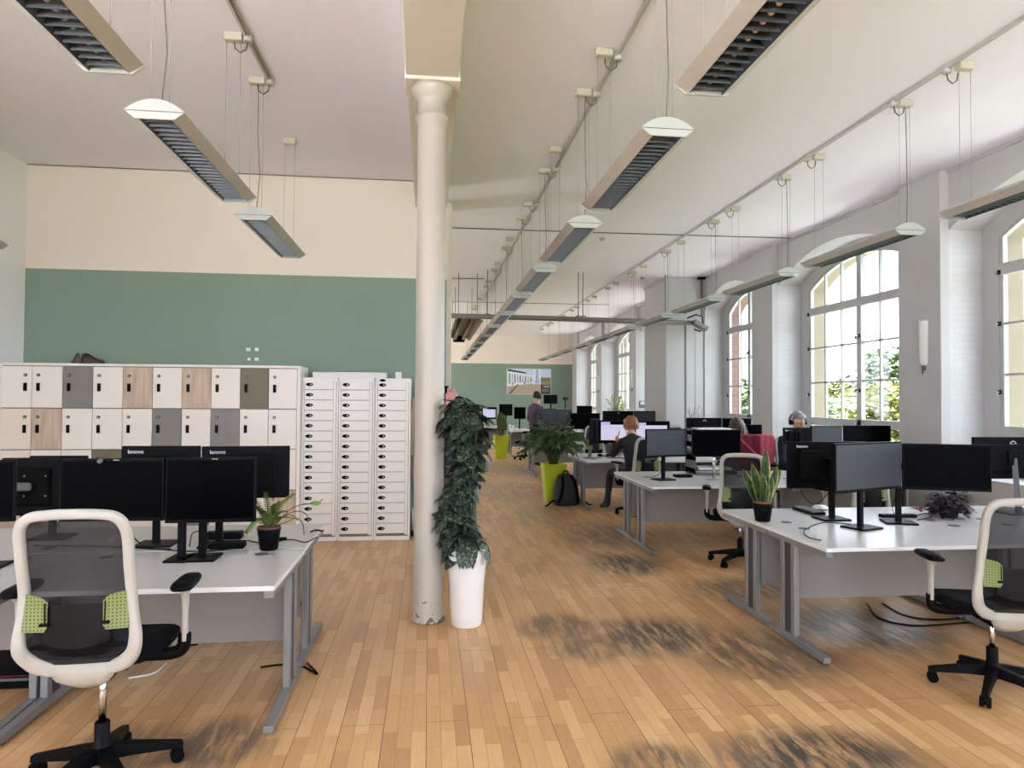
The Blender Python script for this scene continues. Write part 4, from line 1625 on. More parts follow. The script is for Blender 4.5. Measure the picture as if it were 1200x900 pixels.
def make_chair(label, lift=0.0):
    t = thing('task_chair', label, 'chair', (0, 0, 0), 0, 'cream and black task chairs')
    # five-star base
    for k in range(5):
        a = 2 * PI * k / 5 + .35
        ca, sa = math.cos(a), math.sin(a)
        m = MB()
        rows = []
        for r, z, w, h in ((.03, .115, .030, .030), (.12, .105, .026, .024), (.24, .085, .021, .017), (.315, .072, .018, .013)):
            rows.append([(ca * r - sa * w, sa * r + ca * w, z - h), (ca * r - sa * w * .8, sa * r + ca * w * .8, z + h), (ca * r + sa * w * .8, sa * r - ca * w * .8, z + h), (ca * r + sa * w, sa * r - ca * w, z - h)])
        m.grid(rows, 'black', False, True)
        m.poly(rows[-1], 'black')
        o = m.build('base_arm', t)
        m = MB()
        cx, cy = ca * .305, sa * .305
        m.tube([(cx, cy, .035), (cx, cy, .08)], .009, 'black', 8)
        for s in (-1, 1):
            m.tube([(cx - sa * .026 * s - ca * .012, cy + ca * .026 * s - sa * .012, .028), (cx - sa * .008 * s - ca * .012, cy + ca * .008 * s - sa * .012, .028)], .028, 'black_matt', 14)
        m.tube([(cx + sa * .02 - ca * .012, cy - ca * .02 - sa * .012, .036), (cx - sa * .02 - ca * .012, cy + ca * .02 - sa * .012, .036)], .026, 'black', 12)
        m.build('caster', o)
    m = MB()
    m.lathe([(.040, .075), (.048, .09), (.046, .14), (.030, .15), (.030, .24), (.026, .245)], (0, 0, 0), 'black', 18)
    m.build('hub', t)
    m = MB()
    m.lathe([(.0155, .22), (.0155, .42 + lift)], (0, 0, 0), 'chrome', 14)
    m.build('gas_lift', t)
    m = MB()
    m.box((0, -.02, .425), (.17, .28, .055), 'black_matt', .015)
    m.box((0, -.02, .452), (.30, .30, .02), 'black_matt', .006)
    m.tube([(.08, .02, .425), (.24, .04, .415)], .009, 'black', 8)
    m.build('mechanism', t)
    # seat cushion
    m = MB()
    rows = []
    out = smooth_closed([(.262, .10), (.24, .23), (.12, .275), (-.12, .275), (-.24, .23), (-.262, .10), (-.235, -.10), (-.165, -.172), (0, -.186), (.165, -.172), (.235, -.10)], 4)
    for f, z in ((.55, .455), (.90, .457), (.985, .468), (1.0, .487), (.985, .505), (.93, .517), (.6, .512), (.1, .507)):
        rows.append([(p.x * f, p.y * f, z - (.018 * max(0, (p.y - .17) / .1) if p.y > .17 else 0)) for p in out])
    m.grid(rows, 'seat_fabric', True, True)
    m.poly(rows[-1], 'seat_fabric')
    m.poly(rows[0][::-1], 'seat_fabric')
    m.build('seat', t)
    # back frame ring
    ring = [(x, z) for x, z in HALF] + [(-x, z) for x, z in HALF[-2:0:-1]]
    P = smooth_closed([(x, 0, z) for x, z in ring], 4)
    n = len(P)
    rows = []
    for k in range(n):
        p = P[k]
        tn = (P[(k + 1) % n] - P[k - 1]).normalized()
        nrm = Vector((tn.z, 0, -tn.x))
        if nrm.dot(Vector((p.x, 0, p.z - .78))) < 0:
            nrm = -nrm
        wid = .020 + .011 * max(0, min(1, (.66 - p.z) / .15))
        dep = .020
        y = ypro(p.z)
        sec = []
        for a in range(10):
            u, v = math.cos(2 * PI * a / 10), math.sin(2 * PI * a / 10)
            u = math.copysign(abs(u) ** .6, u)
            v = math.copysign(abs(v) ** .6, v)
            sec.append((p.x + nrm.x * wid * u, y + dep * v, p.z + nrm.z * wid * u))
        rows.append(sec)
    rows.append(rows[0])
    m = MB()
    m.grid(rows, 'cream_plastic', True, True)
    bmesh.ops.remove_doubles(m.bm, verts=m.bm.verts[:], dist=1e-5)
    m.build('back_frame', t)
    m = MB()
    # yoke that carries the back: from ring bottom down and forward under the seat
    rows = []
    for y, z, w, h in ((-.215, .487, .13, .030), (-.205, .440, .11, .030), (-.16, .405, .075, .026), (-.09, .405, .062, .024), (-.02, .413, .060, .020)):
        rows.append([(w * math.cos(a), y, z + h * math.sin(a)) for a in [2 * PI * j / 14 for j in range(14)]])
    m.grid(rows, 'cream_plastic', True, True)
    m.poly(rows[-1], 'cream_plastic')
    m.poly(rows[0][::-1], 'cream_plastic')
    m.build('back_yoke', t)
    # mesh skin
    m = MB()
    rows = []
    for k in range(19):
        z = .50 + (1.085 - .50) * k / 18
        w = max(.02, hw_at(z) - .008)
        rows.append([(w * u, ypro(z) + .012 - .012 * (1 - u * u), z) for u in [-1 + 2 * j / 12 for j in range(13)]])
    m.grid(rows, 'mesh', True)
    m.build('mesh_back', t, fix=False)
    # padded lower back seen inside the ring
    m = MB()
    rows = []
    for k in range(9):
        z = .535 + (.70 - .535) * k / 8
        w = min(hw_at(z) - .022, .205 * math.sqrt(max(0, 1 - ((z - .545) / .15) ** 2)) if z > .56 else .18 * (.72 + (z - .535) * 10))
        w = max(w, .03)
        rows.append([(w * u, ypro(z) + .012 - .014 * (1 - u * u), z) for u in [-1 + 2 * j / 10 for j in range(11)]])
    m.grid(rows, 'seat_fabric', True)
    m.build('lower_back_pad', t, fix=False)
    # lumbar plate
    m = MB()
    rows = []
    for z, w in ((.60, .105), (.615, .125), (.65, .118), (.70, .104), (.745, .098), (.755, .092)):
        rows.append([(w * u, ypro(z) - .022 - .012 * (1 - u * u), z - .018 * (1 - u * u) * (1 if z < .63 else 0)) for u in [-1 + 2 * j / 10 for j in range(11)]])
    m.grid(rows, 'lumbar', True)
    m.build('lumbar_plate', t, fix=False)
    for s in (-1, 1):
        m = MB()
        rows = []
        for z in (.652, .67, .72, .78, .80):
            xo = hw_at(z) - .012
            xi = .098 if .66 < z < .79 else .108
            if z > .79:
                xi = .12
            rows.append([(s * (xi + (xo - xi) * j / 6), ypro(z) - .020 - .010 * (1 - j / 6), z - .012 * (1 - j / 6) * (1 if z > .7 else 0)) for j in range(7)])
        m.grid(rows, 'lime_pad', True)
        o = m.build('lumbar_wing', t, fix=False)
        m = MB()
        m.box((s * .108, ypro(.68) - .036, .682), (.034, .012, .012), 'black', .004)
        m.tube([(s * .106, ypro(.7) - .034, .69), (s * .107, ypro(.76) - .034, .765)], .0025, 'black', 5)
        m.build('slider', o)
        # arm
        m = MB()
        m.tube(smooth_open([(s * .12, .0, .445), (s * .27, .0, .445), (s * .318, .0, .47), (s * .324, .0, .53)], 4), .020, 'black', 8, flat=(1, 1.4))
        m.build('arm_bracket', t)
        m = MB()
        rows = []
        for z, w, d, y in ((.50, .013, .026, .0), (.62, .013, .022, -.004), (.70, .016, .03, -.004), (.725, .026, .06, .0), (.735, .036, .09, .01)):
            rows.append([(s * .325 + w * math.cos(a), y + d * math.sin(a), z) for a in [2 * PI * j / 12 for j in range(12)]])
        m.grid(rows, 'cream_plastic', True, True)
        m.poly(rows[-1], 'cream_plastic')
        m.build('arm_post', t)
        m = MB()
        out = smooth_closed([(.038, .10), (.02, .135), (-.02, .135), (-.038, .10), (-.045, -.02), (-.04, -.10), (0, -.12), (.04, -.10), (.045, -.02)], 4)
        rows = []
        for f, z in ((.92, .735), (1, .742), (1, .752), (.88, .762), (.3, .764)):
            rows.append([(s * .325 + p.x * f, .01 + p.y * f, z) for p in out])
        m.grid(rows, 'black', True, True)
        m.poly(rows[-1], 'black')
        m.poly(rows[0][::-1], 'black')
        m.build('arm_pad', t)
    if lift:
        for o in t.children:
            if o.name.split('.')[0] not in ('base_arm', 'hub', 'gas_lift'):
                o.location.z += lift
    return t


ch0 = make_chair('cream-framed black mesh chair at the front left desk, cut by the bottom edge', .07)
q = at(119, 893, z=.07)
ch0.location = (q.x, q.y, 0)
ch0.rotation_euler.z = R(4)
ch0 = make_chair('')
q = at(1163, 794, z=.07)
ch0.location = (q.x, q.y, 0)
ch0.rotation_euler.z = R(-14)
ch0['label'] = 'cream-framed black mesh chair at the front right desk, cut by the right edge'
dup(ch0, (3.12, 6.62, 0), R(-22), 'cream-framed mesh chair behind the snake plant, at the second row')
dup(ch0, (4.30, 6.60, 0), R(10), 'cream-framed chair showing below the angled pair of dark monitors')
dup(ch0, (2.98, 9.62, 0), R(12), 'cream-framed chair on which the auburn-haired person sits')
dup(ch0, (4.52, 9.45, 0), R(-8), 'chair draped with the burgundy cardigan on which the woman sits')
dup(ch0, (5.05, 8.95, 0), R(172), 'chair on which the grey-haired man sits facing the camera')
dup(ch0, (3.25, 13.75, 0), R(6), 'cream-framed chair in the fourth row just right of the palm')
dup(ch0, (5.00, 13.9, 0), R(-8), 'cream-framed chair in the fourth row below the black monitor by the pier')
dup(ch0, (1.00, 15.6, 0), R(-100), 'cream-framed chair partly hidden behind the climbing plant')
dup(ch0, (2.62, 18.6, 0), R(70), 'far chair beside the standing man at the fifth row')


# ------------------------------------------------------------------ plants
def leaf(mb, base, d, up, L, Wd, m, droop=.3, fold=.15, n=5, shape='heart', edge=None):
    d = Vector(d).normalized()
    up = Vector(up)
    side = d.cross(up)
    if side.length < 1e-4:
        side = d.cross(Vector((1, 0, 0)))
    side.normalize()
    nn = side.cross(d).normalized()
    rows = []
    for k in range(n + 1):
        t = k / n
        if shape == 'heart':
            w = Wd * .5 * (math.sin(PI * min(1, t * .85 + .15)) ** .7) * (1.15 - .35 * t) if k < n else 0.001
        elif shape == 'sword':
            w = Wd * .5 * (.55 + .45 * math.sin(PI * min(.5, t * .9 + .05)) if t < .6 else 1.0 * math.cos((t - .6) / .4 * PI / 2) ** .7 + .02)
        else:
            w = Wd * .5 * math.sin(PI * (t * .92 + .05)) ** .8
        p = Vector(base) + d * (L * (t - droop * t * t * .3)) - Vector((0, 0, 1)) * (L * droop * t * t)
        if edge:
            rows.append([p - side * w + nn * w * fold * 2, p - side * w * .86 + nn * w * fold, p, p + side * w * .86 + nn * w * fold, p + side * w + nn * w * fold * 2])
        else:
            rows.append([p - side * w + nn * (w * fold), p, p + side * w + nn * (w * fold)])
    if edge:
        mb.grid(rows, m, True, matf=lambda i, j: edge if j in (0, 3) else m)
    else:
        mb.grid(rows, m, True)


def pot(prof, m, t, name='pot', soil=None, n=32, square=False):
    p = MB()
    if square:
        rows = []
        for r, z in prof:
            rows.append([(x * r, y * r, z) for x, y in ((1, .86), (.86, 1), (-.86, 1), (-1, .86), (-1, -.86), (-.86, -1), (.86, -1), (1, -.86))])
        p.grid(rows, m, False, True)
        p.poly(rows[0][::-1], m)
    else:
        p.lathe(prof, (0, 0, 0), m, n)
    o = p.build(name, t)
    if soil:
        r, z = soil
        s = MB()
        if square:
            s.box((0, 0, z - .01), (2 * r, 2 * r, .02), 'soil', .004)
        else:
            s.lathe([(r, z - .02), (r * .9, z), (.001, z + .012)], (0, 0, 0), 'soil', 24)
        s.build('soil', t)
    return o


# tall climbing plant in the white planter
t = thing('potted_climbing_plant', 'tall dark satin-leaved climber in a white planter beside the column', 'plant', (.283, 5.03, 0))
pot([(.108, 0), (.112, .01), (.118, .10), (.126, .30), (.142, .47), (.152, .555), (.146, .555), (.132, .50)], 'planter_white', t, 'planter', (.128, .50), 40)
p = MB()
p.tube([(-.01, 0, .48), (-.02, .01, 1.0), (.0, 0, 1.58)], [.035, .034, .03], 'soil', 10)
p.build('moss_pole', t)
p = MB()
rr = random.Random(5)
for k in range(14):
    a = rr.uniform(0, 2 * PI)
    pts = [(math.cos(a + u) * .06, math.sin(a + u) * .06, .5 + 1.05 * u / 2.4) for u in [2.4 * j / 7 for j in range(8)]]
    p.tube(pts, .006, 'stem', 5)
p.build('vines', t)
p = MB()
for k in range(300):
    u = k / 300
    z = .50 + 1.10 * u + rr.uniform(-.02, .02)
    a = rr.uniform(0, 2 * PI)
    bulge = .088 + .055 * math.sin(z * 9.5 + 1.0) + (.03 if z > 1.25 else 0) - (.03 if .62 < z < .85 else 0)
    rad = max(.05, bulge) * rr.uniform(.65, 1.15)
    cx = -.035 + .05 * math.sin(z * 6.2)
    if z > 1.48:
        rad *= .75
    b = Vector((cx + math.cos(a) * rad * .7, math.sin(a) * rad * .7, z + .04))
    a2 = a + rr.uniform(-1.1, 1.1)
    d = Vector((math.cos(a2), math.sin(a2), rr.uniform(-1.0, .25)))
    L_ = rr.uniform(.105, .165)
    leaf(p, b, d, (math.cos(a) * .5, math.sin(a) * .5, 1), L_, L_ * rr.uniform(.78, .98), 'pothos', rr.uniform(.1, .45), rr.uniform(-.05, .25), 6)
leaf(p, (-.07, -.02, 1.60), (-.8, -.3, .28), (0, 0, 1), .17, .10, 'pothos', .15)
leaf(p, (.03, -.03, 1.58), (.6, -.5, .2), (0, 0, 1), .14, .10, 'pothos', .35)
for k in range(16):
    a = rr.uniform(0, 2 * PI)
    leaf(p, (math.cos(a) * .10, math.sin(a) * .10, .60), (math.cos(a), math.sin(a), -.5), (0, 0, 1), .14, .095, 'pothos', .8, .1)
p.build('foliage', t, fix=False)

# palm in the lime planter
t = thing('potted_palm', 'bushy green palm in a tapered lime planter beside the backpack', 'plant', (2.0, 10.95, 0))
pot([(.135, 0), (.19, .61), (.178, .61), (.168, .57)], 'lime', t, 'planter', (.165, .57), square=True)
rr = random.Random(9)
st = MB()
fl = MB()
for k in range(74):
    a = rr.uniform(0, 2 * PI)
    el = rr.uniform(.05, 1.0)
    L = rr.uniform(.55, .92)
    b = Vector((math.cos(a) * .05, math.sin(a) * .05, .57))
    out_ = .14 + .42 * el
    mid = b + Vector((math.cos(a) * out_ * .35, math.sin(a) * out_ * .35, L * .62))
    end = b + Vector((math.cos(a) * out_ * 1.0, math.sin(a) * out_ * 1.0, L * (.98 - .62 * el)))
    pts = smooth_open([b, mid, end], 8)
    st.tube(pts, [.006 - .004 * j / (len(pts) - 1) for j in range(len(pts))], 'stem', 5)
    for j in range(4, len(pts)):
        tn = (pts[min(j + 1, len(pts) - 1)] - pts[j - 1]).normalized()
        sd = tn.cross(Vector((0, 0, 1)))
        sd = sd.normalized() if sd.length > .01 else Vector((1, 0, 0))
        for s in (-1, 1):
            leaf(fl, pts[j], sd * s + tn * .9, (0, 0, 1), .19 - .006 * j, .034, 'palm', rr.uniform(.2, .6), .1, 4, 'lance')
    leaf(fl, pts[-1], tn, (0, 0, 1), .13, .028, 'palm', .4, .1, 4, 'lance')
st.build('stems', t)
fl.build('fronds', t, fix=False)


def snake(loc, n, hmin, hmax, wid, spread, t, z0, seed):
    rr = random.Random(seed)
    p = MB()
    for k in range(n):
        a = 2 * PI * k / n + rr.uniform(-.3, .3)
        e = rr.uniform(.1, 1)
        L = hmin + (hmax - hmin) * (1 - e * .8) * rr.uniform(.85, 1)
        d = Vector((math.cos(a) * spread * e, math.sin(a) * spread * e, 1))
        fc = Vector((rr.uniform(-.4, .4), -1, 0))
        leaf(p, (math.cos(a) * .025, math.sin(a) * .025, z0), d, fc, L, wid * rr.uniform(.8, 1.1), 'snake', -.06 * e, .12, 7, 'sword', 'snake_edge')
    return p.build('leaves', t, fix=False)


t = thing('potted_snake_plant', 'yellow-edged snake plant in a black pot on the front right desks', 'plant', (2.50, 4.93, DT))
pot([(.050, 0), (.056, .01), (.070, .115), (.073, .135), (.068, .137), (.064, .12)], 'black', t, 'pot')
p = MB()
p.lathe([(.067, .125), (.069, .150), (.064, .150), (.060, .13)], (0, 0, 0), 'terracotta', 24)
p.lathe([(.062, .12), (.001, .138)], (0, 0, 0), 'soil', 20)
p.build('inner_pot', t)
p = MB()
for (dx, ang, L, w_, dy) in ((0.0, .03, .41, .082, -.01), (-.035, -.26, .31, .074, -.015), (.035, .30, .30, .07, -.01), (-.05, -.42, .28, .062, .02), (.05, .48, .29, .058, .01), (-.02, -.08, .24, .066, -.035), (.03, .12, .22, .06, -.035), (.02, .2, .33, .05, .03), (-.015, -.16, .31, .05, .03), (.0, .05, .17, .04, -.045)):
    leaf(p, (dx * .6, dy, .12), (ang, dy * 3, 1), (.15, -1, 0), L, w_, 'snake', -.03, .12, 8, 'sword', 'snake_edge')
p.build('leaves', t, fix=False)
t = thing('potted_snake_plant', 'tall snake plant in the far lime planter at the end of the aisle', 'plant', (2.02, 19.3, 0))
pot([(.15, 0), (.21, .63), (.195, .63), (.185, .59)], 'lime', t, 'planter', (.18, .59), square=True)
snake(None, 26, .45, .78, .06, .28, t, .58, 4)

# fern on the left desk
q = at(315, 644, z=DT)
t = thing('potted_fern', 'small light green fern in a black pot on the left desk corner', 'plant', (q.x, q.y, DT))
pot([(.046, 0), (.052, .008), (.066, .115), (.070, .128), (.064, .13), (.060, .115)], 'black', t, 'pot')
p = MB()
p.lathe([(.064, .115), (.067, .138), (.060, .138), (.058, .12)], (0, 0, 0), 'terracotta', 24)
p.lathe([(.059, .115), (.001, .13)], (0, 0, 0), 'soil', 20)
p.build('inner_pot', t)
p = MB()
st = MB()
rr = random.Random(3)
fr_ = [(-.12, .22, .17, 0), (-.02, .21, .05, .0), (.12, .20, .16, .0), (.05, .15, .06, .02), (-.07, .14, .08, -.03), (.09, .11, .05, -.05), (-.03, .12, .02, -.06), (.03, .14, -.05, .0), (-.11, -.02, .1, -.02), (.10, .05, .04, .04)]
for dx, dz, _, dy in fr_:
    b = Vector((dx * .15, dy * .3, .13))
    e = b + Vector((dx, dy, dz))
    mid = (b + e) / 2 + Vector((-dx * .12, 0, .03 if dz > 0 else .07))
    pts = smooth_open([b, mid, e], 9)
    st.tube(pts, .003, 'stem', 5)
    for j in range(3, len(pts)):
        tn = (pts[min(j + 1, len(pts) - 1)] - pts[j - 1]).normalized()
        for s in (-1, 1):
            leaf(p, pts[j], Vector((s * .9, -.5, .1)) + tn * .4, (0, -.4, 1), .032 * (1.15 - j / len(pts) * .6), .014, 'fern', .3, .1, 3, 'lance')
            leaf(p, pts[j], Vector((s * .9, .5, .1)) + tn * .4, (0, .4, 1), .028 * (1.15 - j / len(pts) * .6), .014, 'fern', .3, .1, 3, 'lance')
for pts in ([(.02, 0, .13), (.10, .02, .22), (.17, .05, .255), (.26, .06, .262), (.30, .06, .285)], [(.02, 0, .13), (.09, .02, .20), (.16, .03, .22), (.21, .03, .20), (.22, .03, .15)], [(.02, .02, .13), (.10, .02, .16), (.15, .02, .18), (.19, .02, .15), (.20, .02, .08)], [(.01, 0, .13), (.08, -.01, .19), (.13, -.01, .205), (.17, -.01, .17)]):
    st.tube(smooth_open(pts, 5), .003, 'twig', 5)
leaf(p, (.225, .06, .262), (1, 0, .0), (0, -1, .4), .07, .03, 'fern', 0, .1, 4, 'lance')
st.build('stems', t)
p.build('fronds', t, fix=False)

# purple trailing plant by the right monitors
q = at(1118, 607, z=DT)
t = thing('potted_purple_plant', 'dark purple-grey trailing plant on the right desk beside the cream chair', 'plant', (q.x, q.y + .05, DT))
pot([(.055, 0), (.075, .09), (.07, .09), (.066, .075)], 'black', t, 'pot', (.064, .078))
p = MB()
rr = random.Random(12)
for k in range(300):
    a = rr.uniform(0, 2 * PI)
    ph = rr.uniform(-.35, 1.3)
    rad = rr.uniform(.04, .155)
    b = Vector((math.cos(a) * rad * math.cos(ph * .6), math.sin(a) * rad * .8, .075 + .14 * math.sin(max(-.4, ph)) * rr.uniform(.6, 1)))
    b.z = max(b.z, .02)
    leaf(p, b, (math.cos(a), math.sin(a), rr.uniform(-.3, .5)), (0, 0, 1), rr.uniform(.05, .08), rr.uniform(.036, .052), 'purple', .2, .15, 4, 'lance')
for k in range(110):
    a = rr.uniform(0, 2 * PI)
    rad = rr.uniform(.07, .12)
    leaf(p, (math.cos(a) * rad, math.sin(a) * rad, rr.uniform(.02, .10)), (math.cos(a), math.sin(a), rr.uniform(-.5, .2)), (0, 0, 1), .06, .042, 'purple', .15, .15, 4, 'lance')
for k in range(22):
    u = k / 21
    b = Vector((-.12 - .20 * u, -.03 - .03 * u, .07 + .03 * (1 - u)))
    leaf(p, b, (-.6, rr.uniform(-1, 1), rr.uniform(-.1, .5)), (0, 0, 1), .07, .034, 'burgundy', .2, .15, 4, 'lance')
p.build('foliage', t, fix=False)
p = MB()
p.tube(smooth_open([(-.03, 0, .09), (-.12, -.03, .10), (-.32, -.06, .075)], 5), .004, 'burgundy', 5)
p.build('stems', t)

# pale window plant and the dry twigs
q = at(722, 484, Y=20.9)
t = thing('potted_window_plant', 'pale yellow-green leafy plant in front of the far windows', 'plant', (q.x, 20.9, DT))
pot([(.09, 0), (.13, .25), (.12, .25)], 'planter_white', t, 'pot', (.115, .23))
p = MB()
st = MB()
rr = random.Random(21)
for k in range(16):
    a = rr.uniform(0, 2 * PI)
    e = Vector((math.cos(a) * rr.uniform(.1, .5), math.sin(a) * rr.uniform(.1, .4), rr.uniform(.6, 1.12)))
    st.tube(smooth_open([(0, 0, .22), (e.x * .4, e.y * .4, e.z * .7), e], 4), .007, 'stem', 5)
    for j in range(9):
        u = .45 + .55 * j / 8
        b = Vector((e.x * u, e.y * u, .22 + (e.z - .22) * u ** .8))
        leaf(p, b, (rr.uniform(-1, 1), rr.uniform(-1, 1), rr.uniform(-.2, .8)), (0, 0, 1), rr.uniform(.09, .16), .07, 'pale_leaf', .3, .1, 4, 'lance')
st.build('stems', t)
p.build('foliage', t, fix=False)
q = at(823, 492, Y=10.9)
t = thing('potted_dry_plant', 'thin bare twiggy plant behind the monitor with the round badge', 'plant', (q.x, 11.35, DT))
pot([(.05, 0), (.07, .12), (.065, .12)], 'black', t, 'pot', (.06, .11))
st = MB()
for k in range(11):
    a = rr.uniform(0, 2 * PI)
    e = Vector((math.cos(a) * rr.uniform(.04, .2), math.sin(a) * rr.uniform(.04, .15), rr.uniform(.6, .84)))
    pts = smooth_open([(0, 0, .1), (e.x * .3, e.y * .3, e.z * .6), e], 4)
    st.tube(pts, [.005 - .0035 * j / (len(pts) - 1) for j in range(len(pts))], 'twig', 5)
    for j in range(3):
        b = pts[5 + j]
        st.tube([b, b + Vector((rr.uniform(-.08, .08), rr.uniform(-.05, .05), .08))], .002, 'twig', 4)
st.build('twigs', t)

# ------------------------------------------------------------------ backpack
t = thing('backpack', 'dark grey backpack leaning on the lime planter of the palm', 'backpack', (2.13, 10.55, 0), R(6))
p = MB()
rows = []
for z, w, d, y in ((0, .17, .10, 0), (.02, .20, .125, 0), (.12, .205, .13, .0), (.26, .19, .115, .015), (.38, .165, .09, .03), (.455, .12, .06, .045), (.485, .06, .03, .05)):
    rows.append([(w * math.copysign(abs(math.cos(a)) ** .6, math.cos(a)), y + d * math.copysign(abs(math.sin(a)) ** .7, math.sin(a)), z) for a in [2 * PI * j / 24 for j in range(24)]])
p.grid(rows, 'backpack', True, True)
p.poly(rows[0][::-1], 'backpack')
p.poly(rows[-1], 'backpack')
p.build('main_compartment', t)
p = MB()
rows = []
for z, w, d in ((.03, .13, .14), (.05, .15, .17), (.18, .145, .165), (.27, .12, .13), (.29, .1, .10)):
    rows.append([(w * math.copysign(abs(math.cos(a)) ** .6, math.cos(a)), -d * abs(math.sin(a)) ** .7 + .0, z) for a in [PI * j / 14 for j in range(15)]])
p.grid(rows, 'backpack', True)
p.build('front_pocket', t)
for s in (-1, 1):
    p = MB()
    p.tube(smooth_open([(s * .07, -.03, .45), (s * .10, -.15, .33), (s * .13, -.16, .16), (s * .16, -.10, .05)], 6), .022, 'black_matt', 8, flat=(1, .3))
    p.build('shoulder_strap', t)
    p = MB()
    p.tube(smooth_open([(s * .18, -.02, .08), (s * .26, -.08, .07), (s * .34, -.10, .012), (s * .37, -.12, .012)], 5), .014, 'black_matt', 6)
    p.build('waist_strap', t)
p = MB()
p.tube(smooth_open([(-.04, .04, .47), (-.03, .03, .52), (.03, .03, .52), (.04, .04, .47)], 4), .010, 'black_matt', 6)
p.build('grab_handle', t)

# ------------------------------------------------------------------ coats on a rail behind the column
t = thing('coat_rail', 'black coat rail with hooks behind the column, mostly hidden by coats', 'coat rack', (.13, 8.28, 0))
p = MB()
p.tube([(-.30, 0, 1.78), (.10, 0, 1.78)], .014, 'black', 10)
p.build('rail', t)
for s in (-.28, .07):
    p = MB()
    p.tube([(s, 0, .02), (s, 0, 1.78)], .014, 'black', 10)
    p.tube([(s, -.2, .015), (s, .2, .015)], .014, 'black', 8)
    p.build('upright', t)
for k in range(5):
    x = -.26 + .075 * k
    p = MB()
    p.tube([(x, 0, 1.78), (x, -.05, 1.76), (x, -.07, 1.79)], .007, 'black', 6)
    p.ball((x, -.07, 1.8), .013, 'black', sub=1)
    p.build('hook', t)


def coat(name, loc, w, d, L, m, label, cat='coat', rz=0, sleeves=True, group='coats on the rail', quilt=0, extra=None):
    t = thing(name, label, cat, loc, rz, group)
    p = MB()
    rr = random.Random(int(abs(loc[0]) * 1000))
    rows = []
    for k in range(13):
        u = k / 12
        ww = w * (.28 + .72 * min(1, u * 5)) * (1 + .12 * u)
        dd = d * (.5 + .5 * min(1, u * 4)) * (1 + (.10 * math.sin(k * PI) if not quilt else .10 * (k % 2)))
        rows.append([(ww * math.cos(a) * (1 + .10 * math.sin(5 * a + k * .3)), dd * math.sin(a) * (1 + .18 * math.sin(7 * a + k * .2)), -L * u) for a in [2 * PI * j / 28 for j in range(28)]])
    p.grid(rows, m, True, True)
    p.poly(rows[0], m)
    p.poly(rows[-1][::-1], m)
    p.build('body', t)
    if sleeves:
        for s in (-1, 1):
            p = MB()
            p.tube(smooth_open([(s * w * .75, 0, -.05), (s * w * 1.0, -.01, -.2), (s * w * 1.06, -.02, -.42), (s * w * 1.0, -.02, -L * .72)], 4), [.05] * 4 + [.055] * 4 + [.05] * 4 + [.042], m, 10)
            p.build('sleeve', t)
    p = MB()
    p.tube([(w * .3 * math.cos(a), d * .55 * math.sin(a), .0) for a in [2 * PI * j / 12 for j in range(13)]], .022, m, 8)
    p.build('collar', t)
    return t


coat('winter_coat', (-.085, 8.20, 1.70), .10, .08, 1.02, 'fabric_beige', 'grey-beige coat hanging between the cabinets and the column')
coat('padded_jacket', (.245, 8.10, 1.42), .105, .08, .66, 'fabric_navy', 'navy quilted jacket hanging low just right of the column', quilt=1)
coat('wool_coat', (.16, 8.26, 1.68), .13, .07, 1.10, 'fabric_dark', 'black coat hanging behind the navy quilted jacket')
coat('white_shirt', (.31, 8.24, 1.46), .08, .06, .60, 'fabric_white', 'white shirt hanging at the right end of the rail behind the climber', 'shirt')
coat('pink_scarf', (.265, 8.16, 1.74), .075, .05, .24, 'fabric_pink', 'pink scarf hung high on the rail right of the column', 'scarf', sleeves=False)
t = thing('brown_bag', 'brown leather bag hanging low under the navy quilted jacket', 'bag', (.255, 8.20, .60))
p = MB()
p.box((0, 0, .0), (.20, .09, .20), 'fabric_brown', .03, smooth=True, seg=3)
p.build('bag_body', t)
p = MB()
p.tube(smooth_open([(-.07, 0, .09), (-.04, .02, .5), (0, .04, 1.16), (.04, .02, .5), (.07, 0, .09)], 5), .006, 'fabric_brown', 6)
p.build('handle', t)

# ------------------------------------------------------------------ poster on the far wall
a_, b_ = at(594, 431.8, Y=YF), at(645.5, 462.5, Y=YF)
PW, PH = b_.x - a_.x, a_.z - b_.z
t = thing('wall_picture', 'large pale blue and beige townscape photo print on the far green wall', 'poster', ((a_.x + b_.x) / 2, YF, (a_.z + b_.z) / 2))
p = MB()
p.box((0, -.012, 0), (PW, .022, PH), 'paper', .003)
p.build('panel', t)
for nm, c in (('print_sky', (205, 216, 236)), ('print_white', (226, 230, 238)), ('print_blue', (150, 172, 206)), ('print_dark', (52, 58, 64)), ('print_sand', (176, 160, 142)), ('print_green', (118, 124, 78)), ('print_tan', (150, 130, 108)), ('print_grey', (110, 108, 106))):
    M[nm] = mat(nm, c, .6, var=.12, scale=9)
p = MB()
rr = random.Random(2)


def prect(x0, z0, x1, z1, m, lay, sk=0.0):
    y = -.0235 - .0004 * lay
    p.poly([((x0 - .5) * PW, y, (z0 - .5) * PH), ((x1 - .5) * PW, y, (z0 + sk - .5) * PH), ((x1 - .5) * PW, y, (z1 + sk - .5) * PH), ((x0 - .5) * PW, y, (z1 - .5) * PH)], m)


